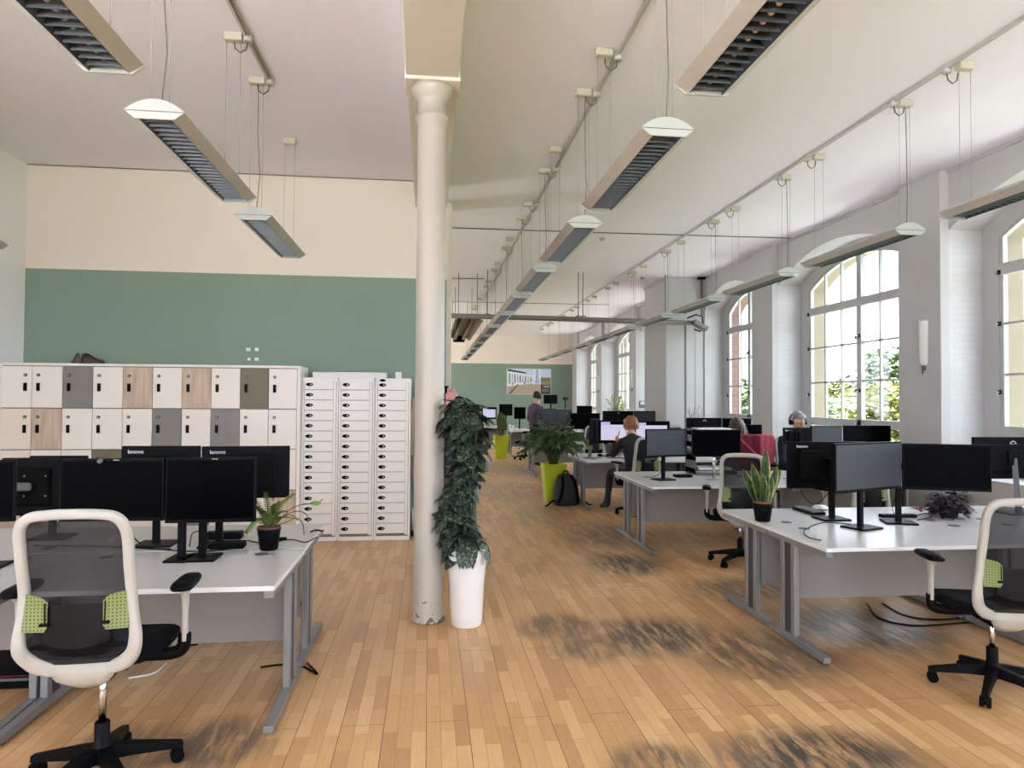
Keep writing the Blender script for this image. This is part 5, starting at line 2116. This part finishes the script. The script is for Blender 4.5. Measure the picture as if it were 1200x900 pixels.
prect(.01, .01, .99, .99, 'print_sky', 0)
prect(.01, .01, .78, .40, 'print_sand', 1)
p.poly([((.01 - .5) * PW, -.0243, (.92 - .5) * PH), ((.01 - .5) * PW, -.0243, (.30 - .5) * PH), ((.60 - .5) * PW, -.0243, (.44 - .5) * PH), ((.60 - .5) * PW, -.0243, (.74 - .5) * PH)], 'print_white')
for k in range(9):
    x = .05 + k * .06
    prect(x, .42 + .01 * k, x + .022, .80 - .015 * k, ['print_dark', 'print_blue'][k % 2], 3)
p.poly([((.02 - .5) * PW, -.025, (.98 - .5) * PH), ((.42 - .5) * PW, -.025, (.86 - .5) * PH), ((.45 - .5) * PW, -.025, (.80 - .5) * PH), ((.02 - .5) * PW, -.025, (.90 - .5) * PH)], 'print_dark')
prect(.60, .42, .64, .98, 'print_white', 3)
prect(.66, .44, .70, .95, 'print_blue', 3)
prect(.72, .42, .76, .98, 'print_white', 3)
prect(.77, .01, .99, .38, 'print_dark', 3)
prect(.77, .38, .99, .52, 'print_tan', 3)
prect(.77, .52, .99, .66, 'print_green', 3)
prect(.80, .10, .95, .22, 'print_grey', 4)
prect(.83, .28, .97, .34, 'print_sand', 4)
p.poly([((.02 - .5) * PW, -.0252, (.02 - .5) * PH), ((.10 - .5) * PW, -.0252, (.02 - .5) * PH), ((.27 - .5) * PW, -.0252, (.40 - .5) * PH), ((.24 - .5) * PW, -.0252, (.40 - .5) * PH)], 'print_grey')
for k in range(14):
    x, z = rr.uniform(.1, .75), rr.uniform(.36, .5)
    prect(x, z, x + .012, z + .07, 'print_dark', 5)
p.build('print', t, fix=False)

# ------------------------------------------------------------------ things on and under the desks


def cable(name, pts, label, r=.0035, m='black', cat='cable', group=None):
    c = MB()
    c.tube(smooth_open(pts, 6), r, m, 6)
    return tag(c.build(name), label, cat, group)


def P(px, py, z=DT, dz=.004):
    q = at(px, py, z=z)
    return (q.x, q.y, z + dz)


t = thing('docking_station', 'black docking box with cables on the left desk, in front', 'docking station', P(267, 642, DT, 0), R(4))
c = MB()
c.box((0, 0, .018), (.20, .10, .036), 'black_matt', .008)
c.build('case', t)
c = MB()
c.tube([(-.05, .05, .018), (-.05, .09, .02), (-.02, .12, .012)], .004, 'black', 6)
c.build('plug', t)
t = thing('docking_station', 'second black docking box behind the first on the left desk', 'docking station', P(263, 631, DT, 0), R(2))
c = MB()
c.box((0, 0, .022), (.22, .09, .044), 'black', .006)
c.build('case', t)
text_mesh('v', .03, 'white_plastic', 'brand_lettering', t, (.0, -.0455, .024), (R(90), 0, 0))
t = thing('power_brick', 'small black power brick on the left desk near its corner', 'power supply', P(330, 633, DT, 0))
c = MB()
c.box((0, 0, .009), (.06, .035, .018), 'black', .004)
c.build('case', t)
cable('desk_cable', [P(40, 640), P(120, 641), P(180, 644), P(230, 647), P(262, 645), P(288, 640)], 'black cable lying along the back of the left desk', group='cables on the left desk')
cable('desk_cable', [P(150, 640, DT, .16), P(153, 641, DT, .08), P(172, 642), P(200, 644)], 'thin black cable dropping behind the middle left monitor')
cable('desk_cable', [P(222, 641), P(226, 634, DT, .05), P(240, 634, DT, .05), P(248, 645)], 'black cable looping over the left monitor base')
cable('desk_cable', [P(290, 634), P(310, 637), P(340, 633), P(358, 636), P(372, 630)], 'thin dark cable running past the fern to the desk corner')
cable('desk_cable', [P(364, 624), P(370, 622), P(378, 623)], 'short cable with plug at the rear left desk corner', .006)
t = thing('desk_card', 'small shiny card lying in front of the fern on the left desk', 'card', P(313, 650, DT, .0))
c = MB()
c.box((0, 0, .001), (.085, .054, .002), 'silver')
c.build('card', t)
# computer lying under the left desk
q = at(48, 808, z=0)
t = thing('desktop_computer', 'flat black desktop computer on the floor under the left desk', 'computer', (q.x - .22, q.y + .2, 0))
c = MB()
c.bx(-.21, .21, -.18, .18, .0, .105, 'black_matt', .006)
c.build('case', t)
c = MB()
c.bx(-.21, .21, -.182, -.178, .045, .06, 'grey_plastic')
c.tube([(-.2, -.185, .07), (.1, -.187, .075), (.2, -.185, .07)], .003, 'cardigan', 5)
c.build('front_panel', t)
for k, (pts, lb) in enumerate((
        ([(120, 788), (160, 776), (190, 762), (232, 756)], 'black cable on the floor behind the front left chair'),
        ([(150, 796), (180, 790), (195, 778)], 'white cable on the floor beside the front left chair'),
        ([(245, 752), (290, 751), (312, 750)], 'black cable on the floor under the middle of the left desk'),
        ([(305, 783), (330, 780), (352, 781), (372, 791), (360, 778)], 'black cable bunched at the right foot of the left desk'),
        ([(350, 770), (358, 735), (352, 705)], 'cable along the floor behind the right foot of the left desk'),
        ([(1016, 708), (1030, 725), (1075, 734), (1150, 729)], 'black cable on the floor under the front right desk'),
        ([(1034, 708), (1060, 722), (1100, 727), (1160, 722)], 'second black cable on the floor under the front right desk'))):
    w = [P(a, b, 0, .006) for a, b in pts]
    cable('floor_cable', w, lb, .006, 'white_plastic' if 'white' in lb else 'black', group='cables on the floor')
# right desks
t = thing('cable_tray_bar', 'black power bar lying behind the angled monitors on the right desk', 'power strip', P(1052, 606, DT, 0), R(-3))
c = MB()
c.box((0, 0, .012), (.28, .062, .024), 'black', .004)
c.build('case', t)
for k in range(3):
    c = MB()
    c.box((-.07 + .07 * k, 0, .0255), (.035, .03, .004), 'grey_plastic', .002)
    c.build('socket', t)
cable('desk_cable', [P(1000, 615), P(965, 613), P(943, 622), P(947, 630), P(962, 634)], 'black cable curling on the front right desk left of the monitors')
cable('desk_cable', [P(1068, 606), P(1085, 602), P(1092, 606), P(1075, 610)], 'thin cable looping beside the purple plant')
cable('desk_cable', [P(1052, 605, DT, .17), P(1046, 605, DT, .08), P(1049, 607)], 'black cable hanging from the right angled monitor')
t = thing('conference_puck', 'white round puck speaker on the rear right desk', 'speaker', (at(961, 590, Y=5.40).x, 5.40, DT))
c = MB()
c.lathe([(.05, 0), (.062, .008), (.062, .022), (.045, .036), (.001, .04)], (0, 0, 0), 'white_plastic', 24)
c.build('shell', t)
c = MB()
c.lathe([(.063, .006), (.063, .012)], (0, 0, 0), 'black', 24)
c.build('rubber_ring', t)
t = thing('keyboard', 'dark keyboard tipped against the monitor back beside the white puck', 'keyboard', (at(946, 590, Y=5.30).x, 5.28, DT), R(90))
c = MB()
c.box((0, 0, .012), (.30, .12, .02), 'black', .004)
c.build('case', t)
c = MB()
for r_ in range(4):
    for k in range(12):
        c.box((-.135 + .0245 * k, -.042 + .026 * r_, .025), (.019, .019, .008), 'grey_plastic')
c.build('keys', t)
cable('desk_cable', [P(934, 602, DT, .24), P(945, 601, DT, .11), P(958, 602, DT, .08), P(972, 601, DT, .17)], 'black cables drooping behind the monitor back beside the snake plant')
# second and third row clutter
t = thing('docking_station', 'black docking box under the grey matt monitor in the second row', 'docking station', P(800, 559, DT, 0))
c = MB()
c.box((0, 0, .015), (.20, .12, .03), 'black', .005)
c.build('case', t)
cable('desk_cable', [P(762, 560), P(772, 561, DT, .05), P(775, 561, DT, .12)], 'thin cable and plug on the second-row desk near its corner')
for (px, py, lb) in ((748, 557, 'dark round cable cap on the second-row desk corner'),):
    pass
t = thing('headset', 'black headset lying on the third-row desk in front of the auburn-haired person', 'headset', P(703, 535, DT, 0))
c = MB()
c.lathe([(.036, 0), (.045, .02), (.03, .045)], (0, 0, 0), 'black', 16)
c.build('ear_cup', t)
c = MB()
c.lathe([(.036, 0), (.045, .02), (.03, .045)], (.15, .03, 0), 'black', 16)
c.build('ear_cup', t)
c = MB()
c.tube(smooth_open([(0, 0, .02), (.04, -.08, .02), (.12, -.07, .02), (.15, .03, .02)], 5), .009, 'black', 6)
c.tube(smooth_open([(.15, .03, .02), (.28, .0, .02), (.36, -.02, .012)], 4), .005, 'black', 6)
c.build('headband', t)
for (px, py, m, w, d, rz, lb) in ((722, 534, 'paper_pink', .21, .16, .2, 'pink paper sheet on the third-row desk by the headset'), (731, 536, 'paper_pink', .15, .12, -.3, 'second pink paper by the seated person on the third-row desk'), (683, 532, 'paper', .2, .14, .1, 'white paper sheet on the third-row desk corner')):
    t = thing('paper_sheet', lb, 'paper', P(px, py, DT, 0), rz, 'papers on the third-row desk')
    c = MB()
    c.box((0, 0, .0015), (w, d, .003), m)
    c.build('sheet', t)
t = thing('mobile_phone', 'black phone lying on the pink paper on the third-row desk', 'phone', P(724.5, 532.5, DT + .004, 0), .3)
c = MB()
c.box((0, 0, .005), (.15, .075, .01), 'black', .004)
c.build('case', t)
for (px, py, w, lb) in ((607, 20.3, .5, 'pile of white papers on the far desk left of the standing man'), (607, 19.8, .34, 'thin stack of papers at the front of the far desk')):
    t = thing('paper_stack', lb, 'paper', (at(px, 500, Y=py).x, py, DT), .05, 'papers on the far desk')
    c = MB()
    for k in range(4):
        c.box((rnd.uniform(-.02, .02), rnd.uniform(-.02, .02), .006 + .012 * k), (w, .30, .012), 'paper', .002, rnd.uniform(-.05, .05))
    c.build('sheets', t)
for k, (px, h, m) in enumerate(((597.5, .16, 'white_plastic'), (601, .13, 'paper'), (605, .10, 'cream_plastic'))):
    t = thing('desk_cup', ['tall white cup on the far desk beside the far snake plant', 'white cup in the middle of three on the far desk', 'short cream cup nearest the standing man'][k], 'cup', (at(px, 498, Y=20.6).x, 20.6, DT), 0, 'cups on the far desk')
    c = MB()
    c.lathe([(.032, 0), (.042, h), (.038, h), (.03, .01)], (0, 0, 0), m, 16)
    c.build('cup_body', t)
    c = MB()
    c.tube(smooth_open([(.038, 0, h * .25), (.065, 0, h * .4), (.065, 0, h * .65), (.040, 0, h * .8)], 4), .006, m, 6)
    c.build('handle', t)
# laptop on a stand behind the silver-stand monitor
t = thing('document_tray', 'stack of grey document trays behind the second-row black monitor', 'document tray', tuple(at(833, 506, Y=8.2))[:2] + (DT,), 0)
c = MB()
for z in (.05, .22, .38, .53):
    c.bx(-.26, .26, -.16, .16, z, z + .012, 'grey_plastic', .003)
    c.bx(-.27, -.255, -.16, .16, z - .05, z + .03, 'grey_plastic', .003)
    c.bx(.255, .27, -.16, .16, z - .05, z + .03, 'grey_plastic', .003)
for z in (.15, .32, .48):
    c.bx(-.27, -.255, -.16, .16, z - .13, z + .06, 'grey_plastic', .003)
    c.bx(.255, .27, -.16, .16, z - .13, z + .06, 'grey_plastic', .003)
c.build('trays', t)
for z in (.062, .392, .542):
    c = MB()
    c.box((.0, 0, z + .012), (.42, .28, .024), 'paper', .003)
    c.build('papers', t)
# ------------------------------------------------------------------ people
def figure(label, loc, rz, J, clothes, hair, face=True):
    """one continuous skinned body; clothes maps a segment kind to a material"""
    t = thing('person', label, 'person', loc, rz, None)
    V, E, Rr, K = [], [], [], []

    def add(p, r, par, kind):
        V.append(Vector(p))
        Rr.append(r)
        if par is not None:
            E.append((par, len(V) - 1))
            K.append((Vector(V[par]), Vector(p), kind))
        return len(V) - 1
    pel = add(J['pelvis'], .135, None, 'top')
    sp = add(Vector(J['pelvis']).lerp(Vector(J['chest']), .5), .125, pel, 'top')
    ch = add(J['chest'], .140, sp, 'top')
    nk = add(J['neck'], .060, ch, 'top')
    h0 = add(J['chin'], .060, nk, 'skin')
    h1 = add(J['head'], .088, h0, 'skin')
    h2 = add(J['crown'], .070, h1, 'skin')
    fwd = Vector(J['face']).normalized()
    upv = (Vector(J['crown']) - Vector(J['chin'])).normalized()
    sd = fwd.cross(upv).normalized()
    hc = Vector(J['head'])
    add(hc + fwd * .115 - upv * .022, .014, h1, 'skin')       # nose
    add(hc + fwd * .060 - upv * .085, .030, h0, 'skin')       # jaw
    for s in (-1, 1):
        add(hc + sd * s * .092 - upv * .01, .016, h1, 'skin')  # ears
    for s, n in ((-1, 'l'), (1, 'r')):
        sh = add(J['sh' + n], .072, ch, 'top')
        el = add(J['el' + n], .048, sh, 'top')
        wr = add(J['wr' + n], .030, el, 'top')
        W = Vector(J['wr' + n])
        ad = (W - Vector(J['el' + n])).normalized()
        hd = Vector(J.get('hand' + n, ad)).normalized()
        pal = add(W + hd * .06, .030, wr, 'skin')
        pn = hd.cross(Vector((0, 0, 1)))
        pn = pn.normalized() if pn.length > .1 else Vector((0, 1, 0))
        cur = Vector((0, 0, -1)) if abs(hd.z) < .8 else Vector((0, 1, 0))
        for i, (o, L) in enumerate(((-.030, .060), (-.011, .075), (.010, .080), (.030, .070))):
            a = add(W + hd * .095 + pn * o, .0095, pal, 'skin')
            b = add(W + hd * (.095 + L * .55) + pn * o * 1.1 + cur * .010, .0085, a, 'skin')
            add(W + hd * (.095 + L * .95) + pn * o * 1.15 + cur * .030, .0075, b, 'skin')
        a = add(W + hd * .055 + pn * .048 + cur * .008, .011, pal, 'skin')
        add(W + hd * .088 + pn * .066 + cur * .022, .009, a, 'skin')
        hip = add(J['hip' + n], .098, pel, 'legs')
        kn = add(J['kn' + n], .062, hip, 'legs')
        an = add(J['an' + n], .043, kn, 'legs')
        A = Vector(J['an' + n])
        fd = Vector(J.get('toe' + n, (0, 1, 0))).normalized()
        hl = add(A - fd * .03 - Vector((0, 0, .035)), .036, an, 'feet')
        add(A + fd * .15 - Vector((0, 0, .045)), .034, an, 'feet')
    me = bpy.data.meshes.new('body')
    me.from_pydata([tuple(v) for v in V], E, [])
    o = bpy.data.objects.new('body_tmp', me)
    COL.objects.link(o)
    md = o.modifiers.new('skin', 'SKIN')
    md.use_smooth_shade = True
    if not me.skin_vertices:
        raise RuntimeError('no skin layer')
    for i, r in enumerate(Rr):
        sv = me.skin_vertices[0].data[i]
        sv.radius = (r, r)
        sv.use_root = (i == 0)
    sb = o.modifiers.new('sub', 'SUBSURF')
    sb.levels = 2
    sb.render_levels = 2
    dg = bpy.context.evaluated_depsgraph_get()
    dg.update()
    m2 = bpy.data.meshes.new_from_object(o.evaluated_get(dg))
    bpy.data.objects.remove(o)
    m2.name = 'body'
    kinds = ['skin', 'top', 'legs', 'feet']
    m2.materials.clear()
    for k in kinds:
        m2.materials.append(M[clothes[k]])

    def near(p):
        best, bk = 1e9, 'top'
        for a, b, k in K:
            ab = b - a
            u = max(0, min(1, (p - a).dot(ab) / max(1e-9, ab.length_squared)))
            d = (p - (a + ab * u)).length
            if d < best:
                best, bk = d, k
        return bk
    for f in m2.polygons:
        f.use_smooth = True
        f.material_index = kinds.index(near(f.center))
    b = bpy.data.objects.new('body', m2)
    COL.objects.link(b)
    b.parent = t
    # hair cap
    m = MB()
    q = bmesh.new()
    bmesh.ops.create_icosphere(q, subdivisions=3, radius=1)
    rot = Matrix((sd, fwd, upv)).transposed()
    style = hair.get('style', 'short')
    low = {'short': -.62, 'grey': -.45, 'long': -.85}[style]
    dead = [v for v in q.verts if (v.co.y > .40 and v.co.z < .36) or v.co.z < low or (v.co.z < -.30 and v.co.y > -.25)]
    bmesh.ops.delete(q, geom=dead, context='VERTS')
    rr = random.Random(7)
    for v in q.verts:
        v.co *= 1.13 + .05 * math.sin(v.co.x * 14 + v.co.z * 5) + rr.uniform(-.05, .07)
    sx, sy, sz = hair.get('size', (.096, .112, .122))
    bmesh.ops.transform(q, matrix=Matrix.Translation(hc + upv * .012 - fwd * .006) @ rot.to_4x4() @ Matrix.Diagonal((sx, sy, sz, 1)), verts=q.verts[:])
    m.merge(q, hair['m'], True)
    if style == 'long':
        for k in range(26):
            a = PI * (1.0 + k / 25)
            base = hc + sd * (math.cos(a) * .085) + fwd * (math.sin(a) * .085) + upv * rr.uniform(-.02, .06)
            m.tube(smooth_open([base, base + sd * math.cos(a) * .035 - upv * .09 + fwd * math.sin(a) * .03, base + sd * (math.cos(a) * .03 + rr.uniform(-.02, .02)) - upv * .18 + fwd * math.sin(a) * .04, base - upv * .25 + sd * rr.uniform(-.02, .02) + fwd * math.sin(a) * .03], 4), .022, hair['m'], 6)
    m.build('hair', t)
    for s in (-1, 1):
        m = MB()
        m.ball(hc + fwd * .083 + sd * s * .032 + upv * .012, .011, 'white_plastic', sub=1)
        m.ball(hc + fwd * .0915 + sd * s * .032 + upv * .012, .005, 'black', sub=1)
        m.tube([hc + fwd * .088 + sd * s * .048 + upv * .034, hc + fwd * .094 + sd * s * .018 + upv * .037], .004, hair['m'], 5)
        m.build('eye', t)
    m = MB()
    m.tube([hc + fwd * .082 - sd * .022 - upv * .068, hc + fwd * .092 - upv * .070, hc + fwd * .082 + sd * .022 - upv * .068], .0055, M.get('lips') or M.setdefault('lips', mat('lips', (160, 96, 88), .5)), 6)
    m.build('mouth', t)
    return t, hc, fwd, sd, upv


# man standing far down the aisle, looking down at the desk to the right
Jm = dict(pelvis=(0, 0, .98), chest=(0, .01, 1.38), neck=(0, .02, 1.53), chin=(0, .05, 1.60), head=(0, .075, 1.685), crown=(0, .07, 1.78), face=(0, 1, -.55),
          shl=(-.18, .0, 1.44), ell=(-.23, -.03, 1.15), wrl=(-.20, .16, 1.0), shr=(.18, .0, 1.44), elr=(.24, -.02, 1.15), wrr=(.20, .18, 1.0),
          hipl=(-.09, 0, .93), knl=(-.10, .03, .50), anl=(-.10, -.02, .09), hipr=(.09, 0, .93), knr=(.10, .02, .50), anr=(.11, -.03, .09))
qm = at(627, 490, Y=16.7)
figure('person in a dark purple shirt standing in the far aisle, looking down', (qm.x, 16.7, 0), R(-62), Jm, dict(skin='skin', top='purple_shirt', legs='jeans', feet='shoe_black'), dict(m='hair_black', style='short'))
# seated, auburn hair, dark jumper, back to the camera
Js = dict(pelvis=(0, -.06, .60), chest=(0, .06, .97), neck=(0, .10, 1.12), chin=(0, .14, 1.17), head=(0, .15, 1.255), crown=(0, .15, 1.345), face=(-.15, 1, -.25),
          shl=(-.19, .05, 1.03), ell=(-.27, .20, .82), wrl=(-.16, .30, 1.03), handl=(.35, -.2, .9), shr=(.19, .05, 1.03), elr=(.25, .20, .79), wrr=(.15, .42, .78), handr=(-.2, 1, -.05),
          hipl=(-.10, .0, .56), knl=(-.20, .40, .58), anl=(-.26, .38, .10), toel=(-.3, 1, 0), hipr=(.10, .0, .56), knr=(.14, .42, .56), anr=(.14, .30, .10))
figure('person with auburn hair in a black jumper sitting at the third-row desk, back turned', (2.94, 9.60, 0), R(10), Js, dict(skin='skin', top='black_jumper', legs='jeans', feet='shoe_black'), dict(m='hair_red', style='short', size=(.100, .118, .126)))
# woman with curly hair, back turned
Jw = dict(Js)
Jw.update(pelvis=(0, -.06, .60), chest=(0, .05, .96), neck=(0, .08, 1.10), chin=(0, .10, 1.16), head=(0, .12, 1.245), crown=(0, .11, 1.33), face=(.5, 1, -.2),
          wrl=(-.12, .48, .78), handl=(.2, 1, 0), ell=(-.26, .22, .80), knl=(-.12, .42, .56), anl=(-.12, .32, .10), toel=(0, 1, 0))
figure('person with long curly brown hair and striped top sitting in the third row, back turned', (4.44, 9.42, 0), R(-4), Jw, dict(skin='skin', top='stripes', legs='jeans', feet='shoe_black'), dict(m='hair_brown', style='long'))
# grey-haired man with headphones and glasses, facing the camera
Jg = dict(Js)
Jg.update(pelvis=(0, -.06, .62), chest=(0, .04, 1.05), neck=(0, .06, 1.19), chin=(0, .08, 1.26), head=(0, .10, 1.345), crown=(0, .09, 1.435), face=(-.35, 1, -.25), shl=(-.2, .03, 1.10), shr=(.2, .03, 1.10), wrl=(-.12, .42, .79), handl=(.2, 1, 0), ell=(-.26, .18, .82), knl=(-.12, .42, .56), anl=(-.12, .32, .10), toel=(0, 1, 0))
qg = at(930, 495, Y=9.05)
t, hc, fwd, sd, upv = figure('person with grey hair, glasses and headphones in a navy jumper behind the second-row monitors', (qg.x, 9.0, 0), R(172), Jg, dict(skin='skin', top='navy_jumper', legs='jeans', feet='shoe_black'), dict(m='hair_grey', style='grey'))
m = MB()
for s in (-1, 1):
    c0 = hc + fwd * .103 + sd * s * .034 + upv * .010
    m.tube([c0 + sd * .024 * math.cos(2 * PI * k / 14) + upv * .017 * math.sin(2 * PI * k / 14) for k in range(15)], .0028, 'black', 5)
    m.tube([c0 + sd * s * .024, hc + sd * s * .098 + upv * .012], .003, 'black', 5)
m.build('glasses', t)
hp = bpy.data.objects.new('headphones', None)
m = MB()
m.tube([hc - fwd * .01 + sd * (.112 * math.cos(PI * k / 14)) + upv * (.145 * math.sin(PI * k / 14)) for k in range(15)], .010, 'silver', 8, flat=(1.2, .6))
for s in (-1, 1):
    m.tube([hc - fwd * .01 + sd * s * .092, hc - fwd * .01 + sd * s * .125], .036, 'black', 14)
o = m.build('headphones', None)
tag(o, 'black headphones with silver band on the grey-haired person', 'headphones')
bpy.data.objects.remove(hp)
o.matrix_world = t.matrix_basis if False else Matrix.Translation(t.location) @ Matrix.Rotation(R(172), 4, 'Z')

# burgundy cardigan over the chair back of the woman
t = thing('cardigan', 'burgundy and pink cardigan draped over the chair back of the curly-haired person', 'cardigan', (4.52, 9.45, 0), R(-8))
m = MB()
for nm, x0, x1, mm, zb in (('left_panel', -.27, .10, 'cardigan', .62), ('right_panel', .08, .29, 'cardigan_pink', .66)):
    rows = []
    for k in range(11):
        u = k / 10
        if u < .25:
            a = u / .25 * PI
            y, z = -.335 + .06 * math.cos(a), 1.13 + .035 * math.sin(a)
            y = -.335 + .05 * math.cos(a)
        else:
            v = (u - .25) / .75
            z = 1.13 - v * (1.13 - zb)
            y = -.385 - .02 * math.sin(v * 6)
        rows.append([(x0 + (x1 - x0) * j / 12, y + .018 * math.sin(j * 1.7 + k * .25) - .006 * j % .01, z - .03 * abs(j / 12 - .5) * (1 if u > .3 else .3)) for j in range(13)])
    p = MB()
    p.grid(rows, mm, True)
    o = p.build(nm, t, fix=False)
    sd_ = o.modifiers.new('thickness', 'SOLIDIFY')
    sd_.thickness = .012
m.bm.free()
p = MB()
p.tube(smooth_open([(-.2, -.39, 1.12), (-.06, -.42, .98), (.06, -.42, .86)], 5), .03, 'cardigan_pink', 8, flat=(1, .5))
p.build('sleeve', t)

# ------------------------------------------------------------------ view
vs = scn.view_settings
vs.view_transform = 'Standard'
vs.look = 'None'
vs.gamma = 1
vs.use_curve_mapping = False
vs.exposure = 1.45
cy = scn.cycles
cy.use_denoising = True
cy.max_bounces = 10
cy.diffuse_bounces = 6
cy.glossy_bounces = 4
cy.transparent_max_bounces = 12
cy.sample_clamp_indirect = 6
cy.caustics_reflective = False
cy.caustics_refractive = False
